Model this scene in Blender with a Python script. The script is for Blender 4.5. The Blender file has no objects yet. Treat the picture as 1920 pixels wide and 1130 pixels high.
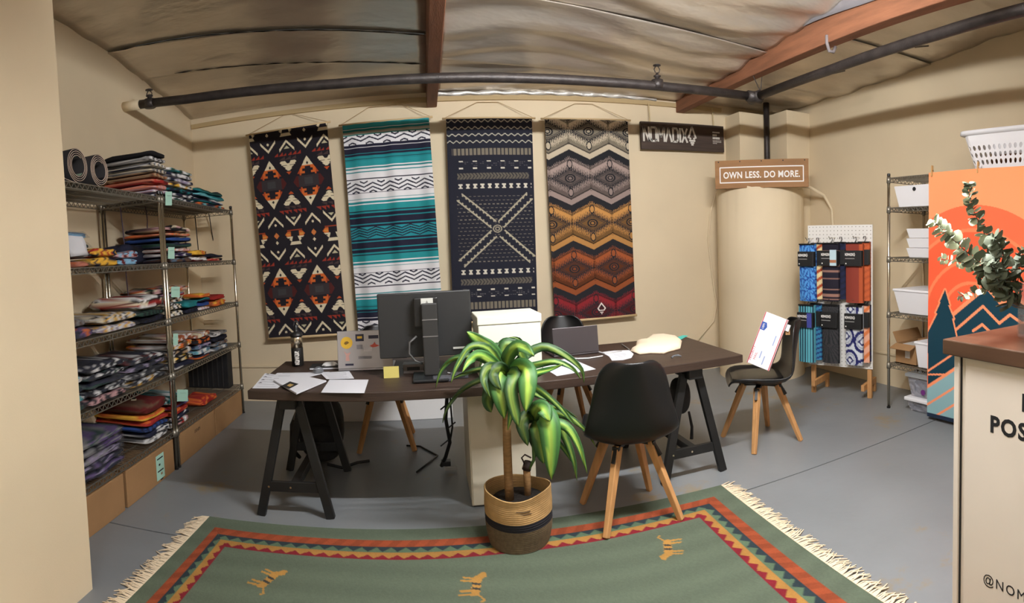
import bpy, bmesh, math, random
import numpy as np
from mathutils import Vector, Matrix
random.seed(7); rng = np.random.default_rng(7)
C = bpy.context.scene.collection
SC = bpy.context.scene
PI = math.pi

# ------------------------------------------------------------------ camera: a phone panorama (cylindrical projection)
F_PX, V0, PITCH, ROLL, YAW, EYE, DB = 1034.9, 521.4, -.0534, .0431, -.1565, 1.3944, 5.252
CAMROT = Matrix.Rotation(YAW, 3, 'Z') @ Matrix.Rotation(PITCH, 3, 'X') @ Matrix.Rotation(ROLL, 3, 'Y')
cd = bpy.data.cameras.new('camera'); cam = bpy.data.objects.new('camera', cd); C.objects.link(cam)
cd.type = 'PANO'; cd.panorama_type = 'CENTRAL_CYLINDRICAL'
cd.central_cylindrical_radius = 1.0
cd.central_cylindrical_range_u_min = -960 / F_PX; cd.central_cylindrical_range_u_max = 960 / F_PX
cd.central_cylindrical_range_v_min = -(1130 - V0) / F_PX; cd.central_cylindrical_range_v_max = V0 / F_PX
cd.clip_start = .05; cd.clip_end = 60
cam.matrix_world = Matrix.Translation((0, 0, EYE)) @ (CAMROT @ Matrix.Rotation(PI / 2, 3, 'X')).to_4x4()
SC.camera = cam
SC.view_settings.view_transform = 'Standard'; SC.view_settings.look = 'None'
SC.view_settings.exposure = 0.12; SC.view_settings.gamma = 1.0; SC.view_settings.use_curve_mapping = False
w = bpy.data.worlds.new('world'); SC.world = w; w.use_nodes = True
w.node_tree.nodes['Background'].inputs[0].default_value = (.9, .85, .75, 1)
w.node_tree.nodes['Background'].inputs[1].default_value = 0.05
# bare fluorescent tubes (built further down), the room's lamp first, then an added unseen fill: position, length (negative: runs front to back), radiance
TUBES = [((1.15, 1.55, 2.66), 1.25, 715, 'bare fluorescent tube lamp hung over the rug, in front of the desk'),
         ((-.2, -1.1, 2.72), -1.25, 190, 'unseen fluorescent tube added as fill light behind the camera')]
TUBE_COLOR = (.975, .985, 1.0, 1)

# ------------------------------------------------------------------ measuring: a photo point dropped on a plane of the room
def _ray(u, v):
    th = (u - 960) / F_PX
    return CAMROT @ Vector((math.sin(th), math.cos(th), (V0 - v) / F_PX))
def onX(u, v, x): r = _ray(u, v); return Vector((0, 0, EYE)) + r * (x / r.x)
def onY(u, v, y): r = _ray(u, v); return Vector((0, 0, EYE)) + r * (y / r.y)
def onZ(u, v, z): r = _ray(u, v); return Vector((0, 0, EYE)) + r * ((z - EYE) / r.z)
def atD(u, v, d): r = _ray(u, v); return Vector((0, 0, EYE)) + r * (d / math.hypot(r.x, r.y))

# ------------------------------------------------------------------ materials
def lin(c):
    c = [x / 255 for x in c]
    return tuple(x / 12.92 if x <= .04045 else ((x + .055) / 1.055) ** 2.4 for x in c)
MATS = {}
def mat(name, c, rough=.6, metal=0., noise=None, bump=None, spec=.5, coord='Object', stretch=None, c2=None, coat=0):
    if name in MATS: return MATS[name]
    m = bpy.data.materials.new(name); m.use_nodes = True; nt = m.node_tree; b = nt.nodes['Principled BSDF']
    col = (*lin(c), 1)
    b.inputs['Base Color'].default_value = col; b.inputs['Roughness'].default_value = rough
    b.inputs['Metallic'].default_value = metal; b.inputs['Specular IOR Level'].default_value = spec
    if coat: b.inputs['Coat Weight'].default_value = coat
    tc = nt.nodes.new('ShaderNodeTexCoord'); src = tc.outputs[coord]
    if stretch:
        mp = nt.nodes.new('ShaderNodeMapping'); mp.inputs['Scale'].default_value = stretch
        nt.links.new(src, mp.inputs[0]); src = mp.outputs[0]
    if noise:
        n = nt.nodes.new('ShaderNodeTexNoise'); n.inputs['Scale'].default_value = noise[0]; n.inputs['Detail'].default_value = 6
        nt.links.new(src, n.inputs['Vector'])
        r = nt.nodes.new('ShaderNodeValToRGB'); k = noise[1]
        lo = [x * (1 - k) for x in col[:3]]; hi = [min(1, x * (1 + k)) for x in col[:3]]
        if c2: hi = lin(c2); lo = col[:3]
        r.color_ramp.elements[0].position = .3; r.color_ramp.elements[1].position = .7
        r.color_ramp.elements[0].color = (*lo, 1); r.color_ramp.elements[1].color = (*hi, 1)
        nt.links.new(n.outputs['Fac'], r.inputs[0]); nt.links.new(r.outputs[0], b.inputs['Base Color'])
    if bump:
        n2 = nt.nodes.new('ShaderNodeTexNoise'); n2.inputs['Scale'].default_value = bump[0]; n2.inputs['Detail'].default_value = 4
        nt.links.new(src, n2.inputs['Vector'])
        bp = nt.nodes.new('ShaderNodeBump'); bp.inputs['Strength'].default_value = bump[1]; bp.inputs['Distance'].default_value = bump[2] if len(bump) > 2 else .01
        nt.links.new(n2.outputs['Fac'], bp.inputs['Height']); nt.links.new(bp.outputs[0], b.inputs['Normal'])
    MATS[name] = m; return m
def mat_paint(name, rough=.85, bump=(400, .25, .002)):
    """printed cloth: the print is stored on the mesh as a colour attribute"""
    if name in MATS: return MATS[name]
    m = mat(name, (200, 200, 200), rough, bump=bump, spec=.2); nt = m.node_tree
    a = nt.nodes.new('ShaderNodeAttribute'); a.attribute_name = 'print'
    nt.links.new(a.outputs['Color'], nt.nodes['Principled BSDF'].inputs['Base Color'])
    return m
def mat_clear(name, c=(120, 124, 130), amount=.86, rough=.12):
    """thin clear film: mostly see-through with a glossy skin"""
    if name in MATS: return MATS[name]
    m = bpy.data.materials.new(name); m.use_nodes = True; nt = m.node_tree; nt.nodes.clear()
    o = nt.nodes.new('ShaderNodeOutputMaterial'); mx = nt.nodes.new('ShaderNodeMixShader'); t = nt.nodes.new('ShaderNodeBsdfTransparent')
    p = nt.nodes.new('ShaderNodeBsdfPrincipled'); p.inputs['Base Color'].default_value = (*lin(c), 1); p.inputs['Roughness'].default_value = rough; p.inputs['Specular IOR Level'].default_value = 1.0
    mx.inputs[0].default_value = 1 - amount
    tc = nt.nodes.new('ShaderNodeTexCoord'); n = nt.nodes.new('ShaderNodeTexNoise'); n.inputs['Scale'].default_value = 26
    bp = nt.nodes.new('ShaderNodeBump'); bp.inputs['Strength'].default_value = 1; bp.inputs['Distance'].default_value = .03
    nt.links.new(tc.outputs['Object'], n.inputs['Vector']); nt.links.new(n.outputs['Fac'], bp.inputs['Height']); nt.links.new(bp.outputs[0], p.inputs['Normal'])
    nt.links.new(t.outputs[0], mx.inputs[1]); nt.links.new(p.outputs[0], mx.inputs[2]); nt.links.new(mx.outputs[0], o.inputs[0])
    MATS[name] = m; return m

WALL = mat('cream_wall', (219, 201, 169), .75, noise=(1.3, .05), bump=(160, .12, .003))
FLOOR = mat('painted_concrete', (138, 138, 138), .42, noise=(2.2, .16), bump=(9, .12, .01))
FOIL = None
BEAM = mat('red_timber', (130, 84, 58), .7, noise=(9, .22), stretch=(3, .35, 3), bump=(60, .3))
PIPE = mat('dark_iron', (58, 52, 50), .45, metal=.35, noise=(14, .3), bump=(80, .2))
CHROME = mat('chrome', (222, 212, 192), .24, metal=1)
WIRE = mat('zinc_wire', (150, 144, 132), .42, metal=.8)
BLACKP = mat('black_plastic', (20, 20, 21), .42)
CHAIRB = mat('black_chair_shell', (15, 15, 16), .38, bump=(300, .08, .002))
OAK = mat('light_wood', (192, 142, 90), .55, noise=(6, .16), stretch=(6, 6, .6))
DESKW = mat('walnut_top', (57, 42, 33), .5, noise=(5, .3), stretch=(.5, 7, 7), bump=(30, .12))
TRES = mat('black_stained_wood', (20, 20, 20), .5, noise=(10, .3))
WHITE = mat('white_plastic', (232, 232, 232), .4)
PAPER = mat('paper', (208, 208, 213), .8, noise=(3, .02))
CARD = mat('cardboard', (156, 118, 78), .85, noise=(5, .07), bump=(60, .1, .003))
MINT = mat('mint_tag', (172, 214, 196), .8, noise=(4, .02))
INK = mat('black_ink', (22, 22, 24), .7)
WINK = mat('white_ink', (236, 232, 226), .7)
PRINT = mat_paint('printed_cloth')

# ------------------------------------------------------------------ mesh builder
class MB:
    def __init__(s): s.v = []; s.f = []; s.m = []; s.M = Matrix.Identity(4)
    def at(s, loc=(0, 0, 0), rz=0, rx=0, ry=0):
        s.M = Matrix.Translation(loc) @ Matrix.Rotation(rz, 4, 'Z') @ Matrix.Rotation(ry, 4, 'Y') @ Matrix.Rotation(rx, 4, 'X'); return s
    def add(s, vs, fs, mi=0):
        o = len(s.v); s.v += [tuple(s.M @ Vector(p)) for p in vs]; s.f += [tuple(i + o for i in f) for f in fs]; s.m += [mi] * len(fs); return s
    def box(s, c, d, mi=0):
        x, y, z = c; a, b, h = d[0] / 2, d[1] / 2, d[2] / 2
        vs = [(x + i * a, y + j * b, z + k * h) for k in (-1, 1) for j in (-1, 1) for i in (-1, 1)]
        return s.add(vs, [(0, 2, 3, 1), (4, 5, 7, 6), (0, 1, 5, 4), (2, 6, 7, 3), (0, 4, 6, 2), (1, 3, 7, 5)], mi)
    def bar(s, p, q, w, h=None, w2=None, h2=None, mi=0, up=(0, 0, 1)):
        p = Vector(p); q = Vector(q); h = h or w; w2 = w2 or w; h2 = h2 or h; d = (q - p).normalized(); u = Vector(up)
        if abs(d.dot(u)) > .95: u = Vector((0, 1, 0))
        a = d.cross(u).normalized(); b = a.cross(d)
        vs = [p + a * i * w / 2 + b * j * h / 2 for i, j in ((-1, -1), (1, -1), (1, 1), (-1, 1))] + [q + a * i * w2 / 2 + b * j * h2 / 2 for i, j in ((-1, -1), (1, -1), (1, 1), (-1, 1))]
        return s.add(vs, [(3, 2, 1, 0), (4, 5, 6, 7), (0, 1, 5, 4), (1, 2, 6, 5), (2, 3, 7, 6), (3, 0, 4, 7)], mi)
    def tube(s, path, r, n=8, mi=0, caps=True):
        path = [Vector(p) for p in path]; N = len(path); rs = r if isinstance(r, (list, tuple)) else [r] * N
        d0 = (path[1] - path[0]).normalized(); a = d0.orthogonal().normalized(); vs = []; fs = []
        for i in range(N):
            d = (path[min(i + 1, N - 1)] - path[max(i - 1, 0)]).normalized()
            a = (a - d * a.dot(d)).normalized(); b = d.cross(a)
            for k in range(n):
                t = 2 * PI * k / n; vs.append(path[i] + (a * math.cos(t) + b * math.sin(t)) * rs[i])
        for i in range(N - 1):
            for k in range(n): fs.append((i * n + k, i * n + (k + 1) % n, (i + 1) * n + (k + 1) % n, (i + 1) * n + k))
        if caps: fs += [tuple(range(n))[::-1], tuple(range((N - 1) * n, N * n))]
        return s.add(vs, fs, mi)
    def lathe(s, prof, c=(0, 0, 0), n=24, mi=0, caps=True):
        vs = [(c[0] + r * math.cos(2 * PI * k / n), c[1] + r * math.sin(2 * PI * k / n), c[2] + z) for r, z in prof for k in range(n)]
        fs = [(i * n + k, i * n + (k + 1) % n, (i + 1) * n + (k + 1) % n, (i + 1) * n + k) for i in range(len(prof) - 1) for k in range(n)]
        if caps: fs += [tuple(range(n))[::-1], tuple(range((len(prof) - 1) * n, len(prof) * n))]
        return s.add(vs, fs, mi)
    def prism(s, poly, z0, z1, mi=0):
        n = len(poly); vs = [(x, y, z0) for x, y in poly] + [(x, y, z1) for x, y in poly]
        return s.add(vs, [tuple(range(n))[::-1], tuple(range(n, 2 * n))] + [(i, (i + 1) % n, (i + 1) % n + n, i + n) for i in range(n)], mi)
    def grid(s, P, mi=0):      # P[j][i] points
        nj, ni = len(P), len(P[0])
        return s.add([p for r in P for p in r], [(j * ni + i, j * ni + i + 1, (j + 1) * ni + i + 1, (j + 1) * ni + i) for j in range(nj - 1) for i in range(ni - 1)], mi)
    def build(s, name, m, parent=None, smooth=False, bevel=0, solid=0, subd=0, seg=2):
        me = bpy.data.meshes.new(name); me.from_pydata(s.v, [], s.f)
        for x in (m if isinstance(m, (list, tuple)) else [m]): me.materials.append(x)
        me.polygons.foreach_set('material_index', s.m)
        if smooth: me.polygons.foreach_set('use_smooth', [True] * len(s.f))
        me.update()
        o = bpy.data.objects.new(name, me); C.objects.link(o)
        if parent: o.parent = parent
        if solid:
            md = o.modifiers.new('solid', 'SOLIDIFY'); md.thickness = solid; md.offset = 0
        if bevel:
            md = o.modifiers.new('bevel', 'BEVEL'); md.width = bevel; md.segments = seg; md.limit_method = 'ANGLE'; md.angle_limit = .6
        if subd:
            md = o.modifiers.new('sub', 'SUBSURF'); md.levels = subd; md.render_levels = subd
        return o
def tag(o, label=None, cat=None, group=None, kind=None):
    if label: o['label'] = label
    if cat: o['category'] = cat
    if group: o['group'] = group
    if kind: o['kind'] = kind
    return o
def thing(name, label, cat, loc=(0, 0, 0), rz=0, group=None):
    o = bpy.data.objects.new(name, None); C.objects.link(o); o.location = loc; o.rotation_euler = (0, 0, rz); o.empty_display_size = .05
    return tag(o, label, cat, group)
def paint(o, fn):
    """fn(xyz array) -> sRGB 0..255 array; stored per vertex"""
    me = o.data; n = len(me.vertices); co = np.empty(n * 3, np.float32); me.vertices.foreach_get('co', co)
    rgb = np.clip(fn(co.reshape(-1, 3)), 0, 255) / 255
    l = np.where(rgb <= .04045, rgb / 12.92, ((rgb + .055) / 1.055) ** 2.4)
    at = me.attributes.new('print', 'FLOAT_COLOR', 'POINT')
    at.data.foreach_set('color', np.concatenate([l, np.ones((n, 1))], 1).astype(np.float32).ravel())
    return o
def inpoly(px, py, poly):
    c = np.zeros(px.shape, bool); n = len(poly)
    for i in range(n):
        x1, y1 = poly[i]; x2, y2 = poly[i - 1]
        if y1 == y2: continue
        k = ((y1 > py) != (y2 > py)) & (px < (x2 - x1) * (py - y1) / (y2 - y1) + x1); c ^= k
    return c
def seg_dist(px, py, a, b):
    ax, ay = a; bx, by = b; dx, dy = bx - ax, by - ay; t = np.clip(((px - ax) * dx + (py - ay) * dy) / (dx * dx + dy * dy + 1e-12), 0, 1)
    return np.hypot(px - ax - t * dx, py - ay - t * dy)
def cloth(name, parent, nx, nz, wd, ht, fn, wave=None, thick=.005, m=None):
    """printed hanging cloth, local x right, z up (top at 0), faces -y"""
    us = np.linspace(0, 1, nx); vs = np.linspace(0, 1, nz); U, V = np.meshgrid(us, vs)
    Y = wave(U, V) if wave is not None else np.zeros_like(U)
    P = np.stack([(U - .5) * wd, Y, -V * ht], -1).reshape(-1, 3)
    fs = [(j * nx + i, (j + 1) * nx + i, (j + 1) * nx + i + 1, j * nx + i + 1) for j in range(nz - 1) for i in range(nx - 1)]
    rim = list(range(nx)) + [j * nx + nx - 1 for j in range(1, nz)] + [(nz - 1) * nx + i for i in range(nx - 2, -1, -1)] + [j * nx for j in range(nz - 2, 0, -1)]
    b0 = len(P); back = P[rim].copy(); back[:, 1] = Y.max() + thick; k = len(rim)
    fs += [(rim[i], rim[(i + 1) % k], b0 + (i + 1) % k, b0 + i) for i in range(k)] + [tuple(range(b0, b0 + k))]
    mb = MB(); mb.v = [tuple(p) for p in np.concatenate([P, back])]; mb.f = fs; mb.m = [0] * len(fs)
    o = mb.build(name, m or PRINT, parent)
    return paint(o, lambda co: fn(co[:, 0] / wd + .5, -co[:, 2] / ht))
def text(name, s, size, parent, m, M, depth=.0015, bold=0, align='LEFT', space=1.0, fit=0):
    cu = bpy.data.curves.new(name, 'FONT'); cu.body = s; cu.size = size; cu.extrude = depth; cu.offset = bold; cu.align_x = align; cu.space_character = space; cu.resolution_u = 3
    t = bpy.data.objects.new(name, cu); C.objects.link(t); dg = bpy.context.evaluated_depsgraph_get()
    me = bpy.data.meshes.new_from_object(t.evaluated_get(dg)); bpy.data.objects.remove(t); bpy.data.curves.remove(cu)
    if fit:
        xs_ = [v.co.x for v in me.vertices]; k_ = fit / (max(xs_) - min(xs_)); me.transform(Matrix.Diagonal((k_, 1, 1, 1)))
    me.transform(M); me.materials.clear(); me.materials.append(m)
    o = bpy.data.objects.new(name, me); C.objects.link(o)
    if parent: o.parent = parent
    return o
def facing(loc, right, up=(0, 0, 1)):
    """text frame: local x along right, local y along up"""
    r = Vector(right).normalized(); u = Vector(up).normalized(); n = r.cross(u)
    return Matrix((( r.x, u.x, n.x, loc[0]), (r.y, u.y, n.y, loc[1]), (r.z, u.z, n.z, loc[2]), (0, 0, 0, 1)))
def copy_tree(o, parent=None):
    c = o.copy(); C.objects.link(c)
    if parent: c.parent = parent
    for ch in list(o.children): copy_tree(ch, c)
    return c
# ------------------------------------------------------------------ the room
def struct(name, o_or_mb, m=None, parent=None, label=None, **k):
    o = o_or_mb.build(name, m, parent, **k) if isinstance(o_or_mb, MB) else o_or_mb
    if parent is None: o['kind'] = 'structure'
    if label: o['label'] = label
    return o
XL, XR, YN = -2.26, 3.90, -2.7
def ncurve(t, pts):
    xs, ys = zip(*pts); return np.interp(t, xs, ys)
ZL = [(-2.7, 3.22), (0, 3.22), (2.9, 3.16), (3.8, 3.11), (4.6, 2.99), (5.25, 2.90)]
ZR = [(-2.7, 3.12), (0, 3.12), (2.1, 3.04), (2.7, 2.97), (3.1, 2.92), (4.0, 2.86), (4.6, 2.85), (5.25, 2.88)]
def ceil_z(x, y):
    t = np.clip((x - XL) / (2.6 - XL), 0, 1); t = t * t * (3 - 2 * t)
    return ncurve(y, ZL) * (1 - t) + ncurve(y, ZR) * t
def wob(x, y, s=0.):
    return (np.sin(x * 2.1 + 1.3 * y + s) * np.sin(y * 3.7 - .6 * x + 2 * s) + .6 * np.sin(y * 9.1 + 1.7 * np.sin(x * 1.9 + s)) + .55 * np.sin(y * 19 + 2.5 * np.sin(x * 2.6 + s) + s))
# walls
wb = MB().box((.82, DB + .06, 1.65), (6.4, .12, 3.3)); struct('wall_back', wb, WALL, label='cream painted back wall behind the hanging textiles')
struct('wall_left', MB().box((XL - .06, 3.0, 1.65), (.12, 4.62, 3.3)), WALL, label='cream wall behind the left wire shelves')
struct('wall_right', MB().box((XR + .06, 1.275, 1.65), (.12, 8.0, 3.3)), WALL, label='cream wall behind the pegboard and white bins')
NEARW = struct('wall_left_near', MB().box((-1.53, -.38, 1.65), (.15, 4.66, 3.3)), WALL, label='bright cream end wall at the near left')
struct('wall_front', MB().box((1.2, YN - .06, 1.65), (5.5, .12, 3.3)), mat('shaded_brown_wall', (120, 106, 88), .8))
# floor in two slabs with an open control joint
fm = mat('floor_paint', (124, 127, 129), .4, noise=(1.7, .1), bump=(26, .10, .006))
nt = fm.node_tree; bsdf = nt.nodes['Principled BSDF']
tcn = nt.nodes.new('ShaderNodeTexCoord'); nz = nt.nodes.new('ShaderNodeTexNoise'); nz.inputs['Scale'].default_value = 1.15; nz.inputs['Detail'].default_value = 9; nz.inputs['Roughness'].default_value = .72
rp = nt.nodes.new('ShaderNodeValToRGB'); rp.color_ramp.elements[0].position = .585; rp.color_ramp.elements[1].position = .66
mx = nt.nodes.new('ShaderNodeMix'); mx.data_type = 'RGBA'; mx.inputs[7].default_value = (*lin((136, 122, 98)), 1)
old = bsdf.inputs['Base Color'].links[0].from_socket
nt.links.new(tcn.outputs['Object'], nz.inputs['Vector']); nt.links.new(nz.outputs['Fac'], rp.inputs[0]); nt.links.new(rp.outputs[0], mx.inputs[0])
nt.links.new(old, mx.inputs[6]); nt.links.new(mx.outputs[2], bsdf.inputs['Base Color'])
fl = bpy.data.objects.new('floor', None); C.objects.link(fl); fl['kind'] = 'structure'; fl['label'] = 'grey painted concrete floor with one control joint'
MB().box((.82, (2.526 + YN) / 2, -.05), (6.4, 2.526 - YN, .1)).build('slab', fm, fl)
MB().box((.82, (2.536 + 5.3) / 2, -.05), (6.4, 5.3 - 2.536, .1)).build('slab', fm, fl)
MB().box((.82, 2.531, -.075), (6.4, .014, .05)).build('joint_filler', mat('joint_dirt', (52, 48, 44), .9), fl)
# ceiling: foil faced insulation hung in sheets between the beams
FOIL = mat('foil_facing', (206, 196, 182), .34, metal=.66, noise=(2.2, .16), bump=(2.4, .6, .06), stretch=(.7, 1.4, 1))
cl = bpy.data.objects.new('ceiling', None); C.objects.link(cl); cl['kind'] = 'structure'; cl['label'] = 'crumpled foil insulation sheets under the roof'
def foil(x0, x1, ya, yb, nx, ny, amp, s, drop=0.):
    """sheet between two seams; ya, yb: y at x0 and x1"""
    P = []
    for j in range(ny + 1):
        row = []
        for i in range(nx + 1):
            a = i / nx; x = x0 + (x1 - x0) * a; y = (ya[0] * (1 - a) + ya[1] * a) * (1 - j / ny) + (yb[0] * (1 - a) + yb[1] * a) * j / ny
            e = min(1, 4 * min(j, ny - j) / ny + .25)
            row.append((x, y, float(ceil_z(x, y)) - drop + amp * e * float(wob(x, y, s))))
        P.append(row)
    return MB().grid(P).build('foil_panel', FOIL, cl, smooth=True, solid=.0012)
foil(XL, .09, (4.24, 4.53), (5.27, 5.27), 30, 24, .007, .2)
foil(XL, .09, (3.70, 4.05), (4.25, 4.54), 30, 18, .006, 1.2, .012)
foil(XL, .09, (2.2, 2.5), (3.71, 4.06), 30, 26, .007, 2.2)
foil(XL, .09, (YN, YN), (2.21, 2.51), 20, 24, .008, 3.1, .01)
foil(.19, 2.6, (4.45, 4.62), (5.27, 5.27), 60, 40, .018, 4.2)
foil(.19, 2.6, (3.45, 3.6), (4.47, 4.64), 60, 46, .020, 5.4, .012)
foil(.19, 2.6, (2.3, 2.4), (3.47, 3.62), 60, 46, .020, 6.1)
foil(.19, 2.6, (YN, YN), (2.32, 2.42), 30, 40, .012, 7.7, .01)
foil(2.7, XR, (4.3, 4.2), (5.27, 5.27), 24, 20, .012, 8.3)
foil(2.7, XR, (3.1, 3.0), (4.31, 4.21), 24, 20, .010, 9.3, .012)
foil(2.7, XR, (1.9, 1.8), (3.11, 3.01), 24, 20, .010, 10.3)
foil(2.7, XR, (YN, YN), (1.91, 1.81), 16, 24, .010, 11.3, .01)
# dark tape lines along the seams of the left bay
SEAM = mat('seam_tape', (38, 32, 26), .8)
for (xa, ya, xb, yb, d) in ((-2.2, 3.70, .08, 4.05, .012), (-1.95, 4.25, .06, 4.535, .012)):
    pts = []
    for k in range(25):
        a = k / 24; x = xa + (xb - xa) * a; y = ya + (yb - ya) * a + .004 * math.sin(k * 2.3)
        pts.append((x, y, float(ceil_z(x, y)) - d - .004))
    MB().tube(pts, [.0012 + .0042 * abs(math.sin(k * 1.7)) ** 2 for k in range(25)], 5).build('seam_line', SEAM, cl)
for xb in (.14, 2.65):
    struct('ceiling_beam', MB().box((xb, 1.26, 3.0), (.095, 7.95, .5)), BEAM, bevel=.006, label='reddish brown roof beam crossing the ceiling' )
# foil drape lapped over the side of the right beam
P = [[(2.598 - .012 - .004 * math.sin(7 * y), y, z - .02 * math.sin(3.1 * y + 1)) for z in (3.0, 2.95, 2.905)] for y in np.linspace(.5, 5.2, 40)]
MB().grid(P).build('foil_lap', mat('foil_lap', (150, 146, 150), .5, metal=.5, bump=(12, .4, .02)), cl, smooth=True, solid=.003)
P = [[(.18 + 2.2 * i / 60, 5.235 - .012 * (j == 1) - .006 * math.sin(i * 1.7), 2.848 + .022 * j + .008 * math.sin(i * .9 + j)) for j in range(3)] for i in range(61)]
MB().grid(P).build('foil_tape', mat('bright_tape', (225, 222, 215), .35, metal=.4, bump=(30, .5, .01)), cl, smooth=True, solid=.003)
struct('trim_1', MB().box((.45, DB - .014, 2.822), (5.4, .028, .042)), mat('trim_paint', (178, 154, 112), .7), label='narrow cream batten along the top of the back wall')
struct('trim_2', MB().box((-1.0, DB - .008, .352), (2.5, .016, .016)), WALL)
struct('trim_3', MB().box((XR - .008, 3.4, .309), (.016, 3.4, .016)), WALL)
# the tube lamps
tm = bpy.data.materials.new('tube_glow'); tm.use_nodes = True; tn = tm.node_tree
for (p, L, rad, lb) in TUBES:
    t = thing('tube_lamp', lb, 'lamp', p, PI / 2 if L < 0 else 0, 'fluorescent tube lamps'); L = abs(L)
    m_ = bpy.data.materials.new('tube_glow'); m_.use_nodes = True; n_ = m_.node_tree; n_.nodes.clear()
    em = n_.nodes.new('ShaderNodeEmission'); em.inputs[0].default_value = TUBE_COLOR; em.inputs[1].default_value = rad; ou = n_.nodes.new('ShaderNodeOutputMaterial'); n_.links.new(em.outputs[0], ou.inputs[0])
    MB().tube([(-L / 2, 0, 0), (L / 2, 0, 0)], .019, 14).build('tube', m_, t, smooth=True)
    MB().box((0, 0, .040), (L + .06, .085, .012)).build('reflector', WHITE, t)
    for s in (-1, 1):
        MB().tube([(s * (L / 2), 0, 0), (s * (L / 2 + .03), 0, 0)], .022, 14).build('end_cap', WHITE, t)
        MB().tube([(s * (L / 2 + .02), 0, .02), (s * (L / 2 + .02), 0, .40)], .004, 6).build('hanger', WIRE, t)
bpy.data.materials.remove(tm)
# stepped corner piers and the round column
struct('pier_left', MB().box((3.385, 5.115, 1.38), (.35, .31, 2.76)), WALL, bevel=.004, label='cream boxed pier on the back wall')
struct('pier_right', MB().box((3.745, 4.95, 1.38), (.31, .62, 2.76)), WALL, bevel=.004, label='cream boxed pier in the right corner')
CX, CY, CR = 3.335, 4.785, .455
col = MB(); n = 72; prof = []
tops = [1.925 + .010 * math.sin(k * .61) + .007 * math.sin(k * 2.3 + 1) for k in range(n)]
vs = []; fs = []
for r, zf in ((CR, lambda k: 0), (CR, lambda k: 1.0), (CR, lambda k: tops[k] - .012), (CR - .012, lambda k: tops[k]), (CR - .03, lambda k: tops[k] - .004), (CR - .035, lambda k: 1.895)):
    vs += [(CX + r * math.cos(2 * PI * k / n), CY + r * math.sin(2 * PI * k / n), zf(k)) for k in range(n)]
for i in range(5): fs += [(i * n + k, i * n + (k + 1) % n, (i + 1) * n + (k + 1) % n, (i + 1) * n + k) for k in range(n)]
fs.append(tuple(range(5 * n, 6 * n)))
col.add(vs, fs); struct('round_column', col, WALL, smooth=True, label='cream painted round column with a ragged top edge')
# pipes
pt = thing('sprinkler_pipe', 'dark iron sprinkler pipe running along the back and right under the ceiling', 'pipe', (0, 0, 2.6))
MB().tube([onY(*q, 3.9) - Vector((0, 0, 2.6)) for q in ((261, 196), (350, 186), (479, 170), (629, 157.5), (811, 146.5), (1000, 147), (1130, 153.5), (1260, 164), (1412, 181))], .035, 14).build('pipe', PIPE, pt, smooth=True)
MB().tube([(2.68, 3.90, 0), (2.69, 3.0, 0), (2.66, 2.0, 0), (2.58, 1.0, 0), (2.5, -1, 0)], .034, 14).build('pipe', PIPE, pt, smooth=True)
e = MB(); e.tube([(2.60, 3.885, 0), (2.735, 3.885, 0)], .046, 14); e.tube([(2.68, 3.96, 0), (2.68, 3.82, 0)], .046, 14); e.build('elbow', PIPE, pt, smooth=True)
for (x, y, up) in ((-2.02, 3.90, .075), (1.787, 3.90, .11)):
    s = MB().at((x, y, .10 if x < 0 else 0)); s.lathe([(.045, -.03), (.05, 0), (.045, .035)], n=14); s.lathe([(.018, .03), (.018, .055), (.028, .06), (.028, .068), (.012, .07), (.010, up - .02)], n=12)
    for a in (-1, 1): s.tube([(a * .014, 0, up - .02), (a * .024, 0, up + .005), (a * .008, 0, up + .03)], .004, 6)
    s.lathe([(.004, up + .028), (.03, up + .032), (.03, up + .037), (.004, up + .04)], n=14)
    s.build('sprinkler_head', PIPE, pt, smooth=True)
MB().tube([(-2.27, 3.9, .125), onY(263, 195.7, 3.9) - Vector((0, 0, 2.6))], .039, 12).build('sleeve', WALL, pt, smooth=True)
for y in (3.83,):
    for dx in (-.05, .05): MB().tube([(2.69, y, .03), (2.66 + dx, y, .17)], .004, 5).build('hanger_wire', PIPE, pt)
for (y,) in ((3.05,), (2.2,)):
    MB().tube([(2.7, y, -.02), (3.15, y + .25, .16)], .006, 6).build('hanger_rod', PIPE, pt)
tag(MB().tube([(3.50, 4.88, 2.9), (3.505, 4.88, 1.9)], .032, 14).build('drain_pipe', PIPE, None, smooth=True), 'dark vertical pipe standing in the corner behind the slogan board', 'pipe')
hk = MB(); hk.tube([(2.60, 2.9, 2.80), (2.60, 2.9, 2.75), (2.62, 2.9, 2.70), (2.66, 2.9, 2.70), (2.68, 2.9, 2.74)], .012, 8)
tag(hk.build('beam_hook', mat('hook_grey', (118, 110, 110), .6), None, smooth=True), 'grey hook screwed under the right ceiling beam', 'hook')
# thin wall cable and bent conduit beside the column
pts = [onY(*p, 5.235) for p in ((1350, 352), (1342, 362), (1332, 400), (1328, 450), (1336, 520), (1344, 570), (1338, 602), (1308, 638))]
tag(MB().tube(pts, .009, 7).build('wall_cable', WALL, None, smooth=True), 'thin cream painted cable curving down beside the round column', 'cable')
pts = [Vector((3.55, 4.4, 1.955)), Vector((3.66, 4.36, 1.94)), Vector((3.80, 4.30, 1.86)), Vector((3.87, 4.26, 1.72)), Vector((3.88, 4.25, 1.5)), Vector((3.88, 4.25, .3))]
tag(MB().tube(pts, .016, 8).build('bent_conduit', WALL, None, smooth=True), 'cream conduit bending off the column top and down the right wall', 'conduit')
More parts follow.
